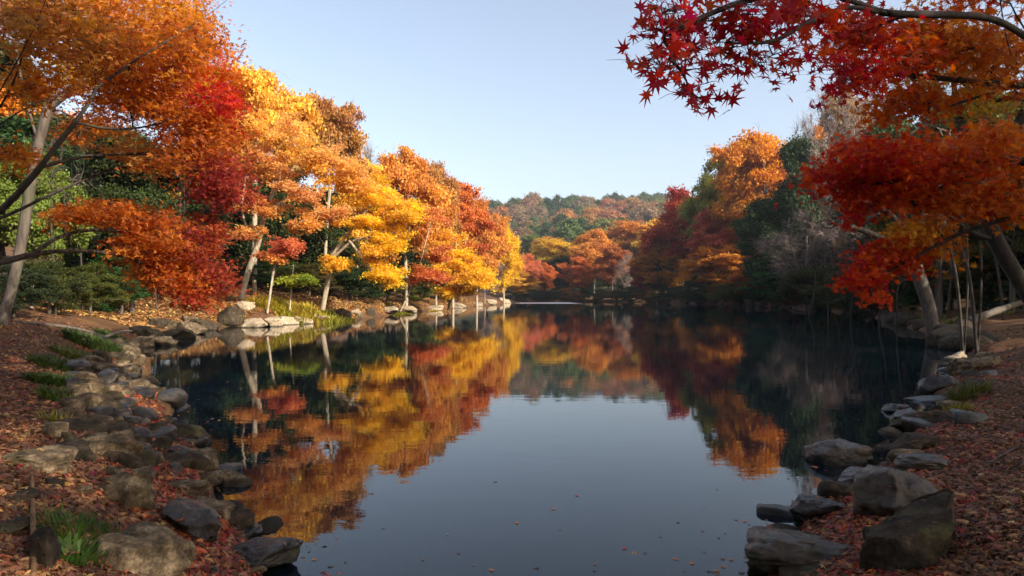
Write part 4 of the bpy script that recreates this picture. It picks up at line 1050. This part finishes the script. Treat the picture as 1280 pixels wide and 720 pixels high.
# small filler stones on both foreground shores
for side, (ya, yb, n) in (('left', (4.6, 19, 150)), ('right', (4.0, 16, 26))):
    pts = SHORE[1:10] if side == 'left' else SHORE[-13:-1][::-1]
    for k in range(n):
        y = ya+(yb-ya)*rl.random()**1.4; xs = np.interp(y, pts[:, 1], pts[:, 0]); off = rl.uniform(-.3, 1.25 if side == 'left' else .7)
        x = xs-off if side == 'left' else xs+off
        r_ = rl.choice([rl.uniform(.05, .13), rl.uniform(.12, .2)])*(1+y/25); z = max(gz(x, y), -.05)
        v, f = rock_mesh(900+k, (r_, r_*rl.uniform(.6, .9), r_*rl.uniform(.35, .6)), 6, .45, 3)
        o = link('stone', make_mesh('stone', v, f.ravel(), np.full(len(f), 3), RM['dkwk'[k % 4]], True), None, (x, y, z+r_*.12)); o.rotation_euler = (rl.uniform(-.3, .3), rl.uniform(-.3, .3), rl.uniform(0, 6))
        tag(o, 'small stone among the leaf litter at the %s foreground shore' % side, 'stone', 'small stones along the %s foreground shore' % side)
# rocks of the left outcrop and the sunlit ledge
outc = [(172, 430, 34, 14), (190, 421, 36, 16), (206, 428, 30, 12), (222, 419, 34, 14), (240, 413, 34, 15), (256, 408, 30, 14), (214, 408, 30, 12), (196, 405, 26, 12), (238, 401, 26, 10), (176, 415, 26, 12)]
for k, (px, py, w_, h_) in enumerate(outc):
    rock(px, py, w_*1.25, h_*1.3, 'dkdk'[k % 4], 'rugged brown rock in the outcrop at the bend of the left shore', (k*29) % 40-20, group='rocks of the outcrop at the left bend', sub=4, sharp=.65, name='rock')
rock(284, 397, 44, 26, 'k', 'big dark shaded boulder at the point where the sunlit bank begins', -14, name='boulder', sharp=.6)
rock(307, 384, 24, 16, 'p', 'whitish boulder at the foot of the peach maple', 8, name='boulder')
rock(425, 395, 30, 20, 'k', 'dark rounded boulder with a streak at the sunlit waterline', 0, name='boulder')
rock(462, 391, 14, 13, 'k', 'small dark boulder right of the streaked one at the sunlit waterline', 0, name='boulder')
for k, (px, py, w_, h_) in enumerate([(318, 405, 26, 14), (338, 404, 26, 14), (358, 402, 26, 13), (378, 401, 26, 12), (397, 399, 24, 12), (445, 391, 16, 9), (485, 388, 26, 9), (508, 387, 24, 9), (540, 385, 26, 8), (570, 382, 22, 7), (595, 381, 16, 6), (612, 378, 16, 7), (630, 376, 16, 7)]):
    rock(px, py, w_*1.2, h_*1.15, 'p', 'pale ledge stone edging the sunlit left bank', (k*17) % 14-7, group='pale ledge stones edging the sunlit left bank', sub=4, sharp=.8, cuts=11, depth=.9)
# right shore
RR = [
 (1048, 569, 78, 42, 'b', 'smooth wet dark boulder standing in the water on the right', 0, 'boulder', .8, .35),
 (1078, 597, 64, 28, 'w', 'flat blue-grey stone between the wet dark boulder and the big brown one', -8, 'rock', .8, .5),
 (1122, 622, 106, 76, 'b', 'big brown wet boulder with a hollow on its face, on the right shore', 8, 'boulder', .8, .5),
 (1153, 578, 72, 30, 'b', 'tan flat-topped rock behind the big brown wet boulder', 0, 'rock', .8, .5),
 (1143, 556, 70, 26, 'k', 'thin grey slab tilting to the water above the tan rock', -12, 'rock', .7, .6),
 (1152, 526, 82, 30, 'k', 'long tilted grey slab with grass at its right end', -20, 'rock', .6, .65),
 (1020, 637, 76, 38, 'w', 'glossy twin-humped wet rock at the right waterline', 0, 'rock', .7, .4),
 (990, 690, 132, 64, 'b', 'broad wet boulder with a shining flat top, half in the water', 0, 'boulder', .8, .55),
 (1142, 682, 140, 88, 'k', 'large angular grey boulder with an overhanging dark face, right foreground', -24, 'boulder', .75, .65),
 (1010, 718, 66, 24, 'k', 'grey rock cut by the bottom edge below the broad wet boulder', -10, 'rock', .8, .5),
 (1120, 716, 24, 18, 'k', 'little stone under the overhang of the large angular boulder', 0, 'rock', .8, .5),
 (1210, 618, 30, 8, 'k', 'flat stone nearly buried in leaf litter on the right', 0, 'rock', .8, .5),
 (1171, 480, 44, 26, 'w', 'bluish ridged stone at the right waterline', -16, 'rock', .8, .6),
 (1160, 500, 54, 12, 'w', 'thin dark slab below the bluish ridged stone', -10, 'rock', .8, .6),
 (1120, 512, 32, 16, 'w', 'small dark stone in the water at the tip of the right slabs', 0, 'rock', .8, .5),
 (1131, 523, 34, 22, 'w', 'rounded dark stone beside the long tilted slab', -10, 'rock', .8, .5),
 (1222, 455, 72, 22, 'd', 'ledge slab jutting over the water beneath the right bank', -8, 'rock', .6, .6),
 (1203, 433, 22, 14, 'p', 'pale stone at the top of the right stone edge', 0, 'rock', .8, .5),
 (1192, 448, 26, 12, 'p', 'pale bluish stone just below the topmost pale one', -20, 'rock', .8, .5),
 (1184, 462, 24, 10, 'w', 'small wet stone between the pale stones and the ridged one', -20, 'rock', .8, .5),
]
for (px, py, w_, h_, m_, lab, roll, nm, dp, sh) in RR:
    rock(px, py, w_, h_, m_, lab, roll, name=nm, sub=5 if w_ > 60 else 4, depth=dp, sharp=sh)
for k in range(34):
    t = k/33.; px = 860+320*t**.9; d = float(np.interp(px, [860, 950, 1040, 1100, 1150, 1185], [118, 100, 68, 46, 32, 23]))
    # along the right shoreline itself
    pts = SHORE[(SHORE[:, 1] > 19) & (SHORE[:, 1] < 150) & (SHORE[:, 0] > 12)]; seg = rl.uniform(0, len(pts)-1.001); i = int(seg); p = pts[i]+(pts[i+1]-pts[i])*(seg-i)
    s = rl.uniform(.35, .9)*(1+p[1]/120)
    v, f = rock_mesh(1200+k, (s, s*.7, s*rl.uniform(.4, .7)), 8, .6, 3)
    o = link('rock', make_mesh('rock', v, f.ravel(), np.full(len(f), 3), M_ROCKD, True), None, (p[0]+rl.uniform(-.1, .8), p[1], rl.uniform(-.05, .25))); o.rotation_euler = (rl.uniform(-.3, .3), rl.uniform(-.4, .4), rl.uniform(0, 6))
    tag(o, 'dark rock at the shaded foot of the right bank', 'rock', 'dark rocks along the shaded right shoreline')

# ------------------------------------------------------------------ logs, roots, edging
def log(pts, r, mat, name, label, cat, ends=True):
    p = smooth_line(np.array(pts), 2); n = len(p); rg = rs(int(abs(p[0][0])*100))
    V, L, S = tubes([(p, r*(1+.12*rg.normal(0, 1, n))*np.linspace(1, .7, n), 10)])
    o = link(name, make_mesh(name, V-p[0], L, S, mat, True), None, p[0]); tag(o, label, cat); return o
g1 = ground_at(1212, 405); g2 = P(1290, 374, g1[1]+3.5)
log([g1+[0, 0, .12], (g1+g2)/2+[0, 0, .1], g2], .17, M_BARK, 'fallen_log', 'fallen log lying along the bank below the dark leaning trunk', 'log')
g1 = ground_at(42, 722); 
a = ground_at(42, 700); b = ground_at(40, 604)
log([P(42, 740, a[1]*.92)*[1, 1, 0]+[0, 0, gz(*P(42, 740, a[1]*.92)[:2])+.04], a+[0, 0, .05], b+[0, 0, .04]], .012, simple_material('worn_wood', (.10, .05, .02), (.22, .12, .055), 14), 'wooden_edging', 'thin wooden edging pole along the path at the bottom left', 'edging pole')
for k, (pa, pb, lab) in enumerate([((20, 378), (150, 374), 'long bare fallen branch on the litter under the left maples'), ((125, 374), (165, 352), 'short pale fallen branch crossing the long one')]):
    A = ground_at(*pa) if k == 0 else P(*pa, 20); B = ground_at(*pb) if k == 0 else P(*pb, 21)
    A = P(pa[0], pa[1], 19)*[1, 1, 0]; B = P(pb[0], pb[1], 21+k)*[1, 1, 0]; A[2] = gz(A[0], A[1])+.08; B[2] = gz(B[0], B[1])+.1+k*.5
    log([A, (A+B)/2+[0, .3, .12], B], .05, M_BARK, 'fallen_branch', lab, 'branch')
for k, (pa, pb) in enumerate([((1195, 690), (1279, 668)), ((1230, 585), (1275, 560))]):
    A = ground_at(*pa)+[0, 0, .02]; B = ground_at(*pb)+[0, 0, .02]
    log([A, (A+B)/2+[.02, 0, .02], B], .008, M_BARK, 'twig', ['thin curved twig on red leaves right of the large angular boulder', 'thin twig on the leaf litter by the right edge, above the other'][k], 'twig')
# two flat path slabs in the bottom left corner
for k, (px, py, w_, h_, lab) in enumerate([(12, 622, 54, 26, 'flat stone path slab at the far left, upper of two'), (8, 655, 52, 30, 'flat stone path slab at the far left, lower of two')]):
    rock(px, py, w_, h_, 'k', lab, 0, depth=1.3, cuts=5, name='path_slab', sharp=.6, tagged='path slab')

# ------------------------------------------------------------------ grass tufts and weeds
def tuft(x, y, r, h, n, seed, col, label, blade=.012, group=None, broad=False):
    rng = rs(seed); z = gz(x, y)
    a = rng.uniform(0, 6.28, n); q = r*np.sqrt(rng.random(n)); bx_ = np.cos(a)*q; by_ = np.sin(a)*q
    bz = height(x+bx_, y+by_)-z-.01
    hh = h*rng.uniform(.45, 1.1, n); la = a+rng.normal(0, .7, n); ln = hh*rng.uniform(.25, .9, n)
    V = []; 
    wd = blade*rng.uniform(.7, 1.3, n)
    px_, py_ = -np.sin(la), np.cos(la)
    for t, wf in ((0, .8), (.4, 1.0), (.75, .7), (1, .05)):
        cx = bx_+np.cos(la)*ln*t*t; cy_ = by_+np.sin(la)*ln*t*t; cz = bz+hh*(t-.25*t*t*(ln/hh))
        for s in (-1, 1): V.append(np.stack([cx+px_*wd*wf*s/2, cy_+py_*wd*wf*s/2, cz], 1))
    V = np.stack(V, 1).reshape(-1, 3); i = np.arange(n)[:, None]*8
    L = (i[:, :, None]+np.array([[0, 1, 3, 2], [2, 3, 5, 4], [4, 5, 7, 6]])[None]).reshape(-1); S = np.full(n*3, 4)
    tint = np.repeat(rng.random(n), 3)
    o = link('grass_tuft', make_mesh('grass_tuft', V, L, S, M_GRASS, False, tint), None, (x, y, z)); o.color = (*col, 1)
    tag(o, label, 'grass tuft', group); return o
G1 = (.07, .10, .016); G2 = (.11, .115, .02); G3 = (.22, .19, .03)
tf = [(95, 672, .17, .13, 620, (.07, .12, .015), 'bright green grass clump beside the largest boulder at the bottom left', .005), (90, 700, .12, .10, 120, (.07, .12, .02), 'low broad-bladed green weeds below the grass clump', .03),
 (78, 530, .16, .12, 160, G3, 'sunlit yellow-green grass tuft on the low stone', .012), (72, 478, .35, .13, 900, (.06, .09, .015), 'dark green weeds topping the stone bank on the left', .03), (84, 500, .28, .12, 600, (.07, .10, .015), 'green weeds just under the dark green ones on the stone bank', .028),
 (68, 455, .3, .12, 600, (.07, .10, .018), 'green weeds above the stone bank, further from the water', .028), (98, 447, .35, .14, 600, (.12, .13, .02), 'olive weeds at the top of the stone bank', .03), (118, 432, .5, .28, 900, (.05, .08, .015), 'left half of the tall dark green sedge clump at the bank bend', .025), (142, 424, .5, .3, 900, (.05, .08, .015), 'right half of the tall dark green sedge clump at the bank bend', .025),
 (98, 575, .1, .1, 90, G2, 'small olive grass tuft between the wedge rock and the pale boulder', .008),
 (1205, 492, .35, .2, 300, G2, 'olive grass tuft above the long tilted grey slab', .02), (1197, 512, .16, .16, 140, G3, 'yellow-green grass tuft at the end of the tilted slab', .014), (1190, 405, .8, .4, 420, G2, 'grassy fringe hanging on the right bank below the thick grey trunk', .03), (1222, 425, .6, .3, 320, G2, 'mossy grass on the bank behind the ledge slab', .03),
 (962, 712, .08, .08, 60, G2, 'few thin grass blades on the broad wet boulder', .004), (1160, 398, .8, .3, 300, G3, 'sunlit fringe of grass at the foot of the thick grey trunk', .03), (1240, 392, .9, .25, 300, G3, 'strip of lit grass behind the fallen log', .03)]
for k, (px, py, r_, h_, n, c, lab, bl) in enumerate(tf):
    g = ground_at(px, py+2)
    tuft(g[0], g[1], r_, h_, n, 300+k, c, lab, bl)
for k, (px, d) in enumerate([(352, 38.6), (366, 38.2), (380, 39.2), (395, 39.8), (410, 40.2), (330, 38.3), (345, 37.8), (425, 42), (548, 68), (532, 62), (500, 58), (560, 70)]):
    x = (px-CX)/F*d
    tuft(x, d, 1.0, .75 if k < 5 else .5, 420, 400+k, [(.42, .34, .035), (.30, .28, .03), (.46, .32, .04)][k % 3], 'yellow-green fern clump on the sunlit left bank', .07, 'yellow-green fern clumps on the sunlit left bank')

# ------------------------------------------------------------------ leaf litter (nobody could count it)
def litter():
    rng = rs(71); n = 400000
    y = np.exp(rng.uniform(math.log(1.6), math.log(24), n)); x = rng.uniform(-1.0, 1.0, n)*(y*.84+.5)
    # denser near the viewer, where single leaves can be seen
    sd = shore_sd(x, y); k = (sd > .02) & (rng.random(n) < np.where(y > 14, .5, 1)*smooth(-.3, .5, sd+.2*vnoise(x, y, .5, 9))*(.15+1.3*(vnoise(x, y, .7, 21)+.5)))
    x, y = x[k], y[k]; n = len(x)
    h = height(x, y); k = h > .01; x, y, h = x[k], y[k], h[k]; n = len(x)
    e = .05; gx = (height(x+e, y)-h)/e; gy = (height(x, y+e)-h)/e
    nrm = np.stack([-gx, -gy, np.ones(n)], 1); nrm /= np.linalg.norm(nrm, axis=1, keepdims=True)
    pos = np.stack([x, y, h+.012+rng.random(n)*.02], 1)
    m = 420; yy = rng.uniform(3.6, 14, m); side = rng.random(m) < .6
    xl = np.interp(yy, SHORE[1:9, 1], SHORE[1:9, 0])+rng.exponential(.35, m); rr_ = SHORE[-12:-1][::-1]; xr = np.interp(yy, rr_[:, 1], rr_[:, 0])-rng.exponential(.3, m)
    fx = np.where(side, xl, xr); pos = np.concatenate([pos, np.stack([fx, yy, np.full(m, .004)], 1), np.array(ROCKTOPS)+[0, 0, .012]])
    add = len(pos)-n; x = pos[:, 0]; y = pos[:, 1]; nrm = np.concatenate([nrm, np.tile([0, 0, 1.], (add, 1))])
    jit = np.concatenate([np.full(n, .36), np.full(m, .03), np.full(len(ROCKTOPS), .25)]); n = len(pos)
    nr = nrm+rng.normal(0, 1, (n, 3))*jit[:, None]
    u, v, w_ = frames(n, nr, rng, .0001)
    size = .041*rng.lognormal(0, .33, n)*(1+np.clip(y-8, 0, 20)*.05)
    V, L, S, per = place(KITE, pos, size, u, v, w_)
    pal = np.array([(.15, .075, .045), (.19, .08, .045), (.11, .065, .045), (.26, .14, .08), (.075, .042, .03), (.28, .075, .04), (.36, .19, .08)])
    ci = rng.choice(7, n, p=[.25, .19, .18, .14, .10, .07, .07]); c = pal[ci]*np.array([1.1, .95, .75])
    s2 = shore_sd(x, y); nearw = (s2 < .55+.8*(vnoise(x, y, .6, 33)+.3)) & (rng.random(n) < .33); c[nearw] = np.array([(.42, .05, .02), (.5, .10, .03), (.30, .03, .02)])[rng.integers(0, 3, nearw.sum())]
    o = link('leaf_litter', make_mesh('leaf_litter', V, L, S, M_LITTER, False, np.repeat(rng.random(n), per), np.repeat(c, per, axis=0)))
    tag(o, 'brown and red maple leaves littering both foreground banks', None, None, 'stuff')
litter()
def big_leaves():
    rng = rs(74); n = 2600
    y = rng.uniform(1.9, 7.5, n); x = rng.uniform(-1, 1, n)*(y*.84+.3)
    sd = shore_sd(x, y); k = sd > .1; x, y = x[k], y[k]; h = height(x, y); k = h > .04; x, y, h = x[k], y[k], h[k]; n = len(x)
    u, v, w_ = frames(n, np.tile([0, 0, 1.], (n, 1)), rng, .3)
    st = star_template(); Vt = st[0].copy(); Vt[:, 2] *= 2.2
    V, L, S, per = place((Vt, st[1], st[2]), np.stack([x, y, h+.035], 1), rng.uniform(.05, .095, n), u, v, w_)
    pal = np.array([(.36, .12, .07), (.28, .12, .06), (.42, .17, .08), (.2, .09, .05), (.45, .09, .05), (.46, .27, .1)]); c = pal[rng.choice(6, n, p=[.25, .2, .2, .15, .12, .08])]
    o = link('maple_leaves', make_mesh('maple_leaves', V, L, S, M_LITTER, False, np.repeat(rng.random(n), per), np.repeat(c, per, axis=0)))
    tag(o, 'whole curled maple leaves lying on top of the foreground litter', None, None, 'stuff')
big_leaves()
def bank_leaves():
    rng = rs(72); n = 170000
    y = np.exp(rng.uniform(math.log(26), math.log(110), n)); x = np.interp(y, [26, 35, 52, 91, 112], [-14, -14, -10, -5, -2])-rng.exponential(4.5, n)+1
    sd = shore_sd(x, y); k = sd > .15; x, y = x[k], y[k]; h = height(x, y); k = h > .05; x, y, h = x[k], y[k], h[k]; n = len(x)
    u, v, w_ = frames(n, np.tile([0, 0, 1.], (n, 1)), rng, .4)
    size = rng.uniform(.06, .13, n)
    V, L, S, per = place(QUAD, np.stack([x, y, h+.03+rng.random(n)*.04], 1), size, u, v, w_)
    pal = np.array([(.44, .25, .09), (.38, .18, .06), (.26, .13, .065), (.58, .38, .11), (.36, .12, .04)]); c = pal[rng.choice(5, n, p=[.3, .25, .2, .15, .1])]
    o = link('fallen_leaves', make_mesh('fallen_leaves', V, L, S, M_LITTER, False, np.repeat(rng.random(n), per), np.repeat(c, per, axis=0)))
    tag(o, 'golden fallen leaves covering the sunlit left bank under the yellow maples', None, None, 'stuff')
bank_leaves()
# bigger fresh leaves that can be told apart on the right foreground litter
fl = [(692, 637, 0), (722, 620, 1), (647, 654, 0), (392, 700, 0), (529, 700, 2), (592, 707, 2), (615, 713, 0), (744, 706, 2), (780, 686, 1), (825, 671, 2), (846, 699, 0), (866, 705, 0), (905, 709, 0), (855, 714, 2), (932, 652, 0), (896, 612, 2),
      (960, 655, 2), (925, 560, 2), (700, 662, 2), (560, 668, 2), (880, 690, 2), (915, 700, 0), (897, 714, 0)]
fc = [((.6, .16, .05), 'orange maple leaf floating on the open dark water'), ((.6, .03, .05), 'crimson maple leaf floating on the open water'), ((.32, .16, .08), 'small brown leaf floating on the open water')]
for k, (px, py, t) in enumerate(fl):
    d = EYE*F/(py-HY); rg = rs(600+k); u, v, w_ = frames(1, np.array([[0, 0, 1.]]), rg, .04)
    V, L, S, per = place(STAR, np.zeros((1, 3)), np.array([.055 if t < 2 else .035]), u, v, w_)
    V = V*[1, 1, .35]; V[:, 2] -= V[:, 2].min()-.003
    o = link('floating_leaf', make_mesh('floating_leaf', V, L, S, M_LITTER, False, np.full(len(S), .8), np.tile(np.array(fc[t][0]), (len(S), 1))), None, ((px-CX)/F*d, d, 0))
    tag(o, fc[t][1], 'leaf', ['orange leaves floating on the water', 'crimson leaves floating on the water', 'small brown leaves floating on the water'][t])
HAZE = .00022
# ------------------------------------------------------------------ light, sky, camera
SUN_EL = math.radians(27); SV = np.array([.80, -.60])
saz = math.atan2(SV[0], SV[1])     # compass-like angle from +Y
sun = bpy.data.lights.new('sun', 'SUN'); sun.energy = 5.0; sun.angle = math.radians(.5); sun.color = (1, .91, .77)
so = bpy.data.objects.new('sun', sun); COL.objects.link(so)
dirv = Vector((SV[0]*math.cos(SUN_EL), SV[1]*math.cos(SUN_EL), math.sin(SUN_EL)))
so.rotation_euler = dirv.to_track_quat('Z', 'Y').to_euler(); so.location = (20, -20, 30)
w = bpy.data.worlds.new('World'); scene.world = w; w.use_nodes = True
nt = w.node_tree
for n in list(nt.nodes): nt.nodes.remove(n)
sk = nt.nodes.new('ShaderNodeTexSky'); sk.sky_type = 'NISHITA'; sk.sun_disc = False; sk.sun_elevation = SUN_EL; sk.sun_rotation = saz
sk.air_density = 1.0; sk.dust_density = 3.0; sk.ozone_density = 1.2; sk.altitude = 50
bg = nt.nodes.new('ShaderNodeBackground'); bg.inputs['Strength'].default_value = .15
ow = nt.nodes.new('ShaderNodeOutputWorld')
hs = nt.nodes.new('ShaderNodeHueSaturation'); hs.inputs['Saturation'].default_value = .76; hs.inputs['Value'].default_value = 1.0; hs.inputs['Hue'].default_value = .5
nt.links.new(sk.outputs[0], hs.inputs['Color']); nt.links.new(hs.outputs[0], bg.inputs['Color']); nt.links.new(bg.outputs[0], ow.inputs['Surface'])

cam = bpy.data.cameras.new('camera'); cam.sensor_width = 36; cam.lens = 36*F/1280; cam.shift_y = (HY-360)/1280
cam.clip_end = 6000; cam.clip_start = .05
co = bpy.data.objects.new('camera', cam); COL.objects.link(co); co.location = (0, 0, EYE); co.rotation_euler = (math.radians(90), 0, 0)
scene.camera = co
vs = scene.view_settings; vs.view_transform = 'Standard'; vs.look = 'None'; vs.exposure = .92; vs.gamma = 1; vs.use_curve_mapping = False
scene.render.engine = 'CYCLES'
cy = scene.cycles; cy.max_bounces = 7; cy.diffuse_bounces = 3; cy.glossy_bounces = 3; cy.transmission_bounces = 4; cy.transparent_max_bounces = 6
cy.caustics_reflective = False; cy.caustics_refractive = False; cy.use_denoising = True; cy.use_adaptive_sampling = True; cy.adaptive_threshold = .02

# the air
hm, hnt, hN, hL = newmat('air')
pv = nd(hnt, 'ShaderNodeVolumePrincipled'); pv.inputs['Color'].default_value = (.86, .92, 1, 1); pv.inputs['Density'].default_value = HAZE; pv.inputs['Anisotropy'].default_value = .2
ho = nd(hnt, 'ShaderNodeOutputMaterial'); hL.new(pv.outputs[0], ho.inputs['Volume'])
X0, X1, Y0, Y1, Z0, Z1 = -2700., 2700., -2700., 2700., -5., 190.
hv = [(X0, Y0, Z0), (X1, Y0, Z0), (X1, Y1, Z0), (X0, Y1, Z0), (X0, Y0, Z1), (X1, Y0, Z1), (X1, Y1, Z1), (X0, Y1, Z1)]
hl = [0, 3, 2, 1, 4, 5, 6, 7, 0, 1, 5, 4, 1, 2, 6, 5, 2, 3, 7, 6, 3, 0, 4, 7]
hz = link('haze', make_mesh('haze', hv, hl, [4]*6, hm)); tag(hz, 'thin pale haze in the air over the pond and the far hill', None, None, 'stuff')
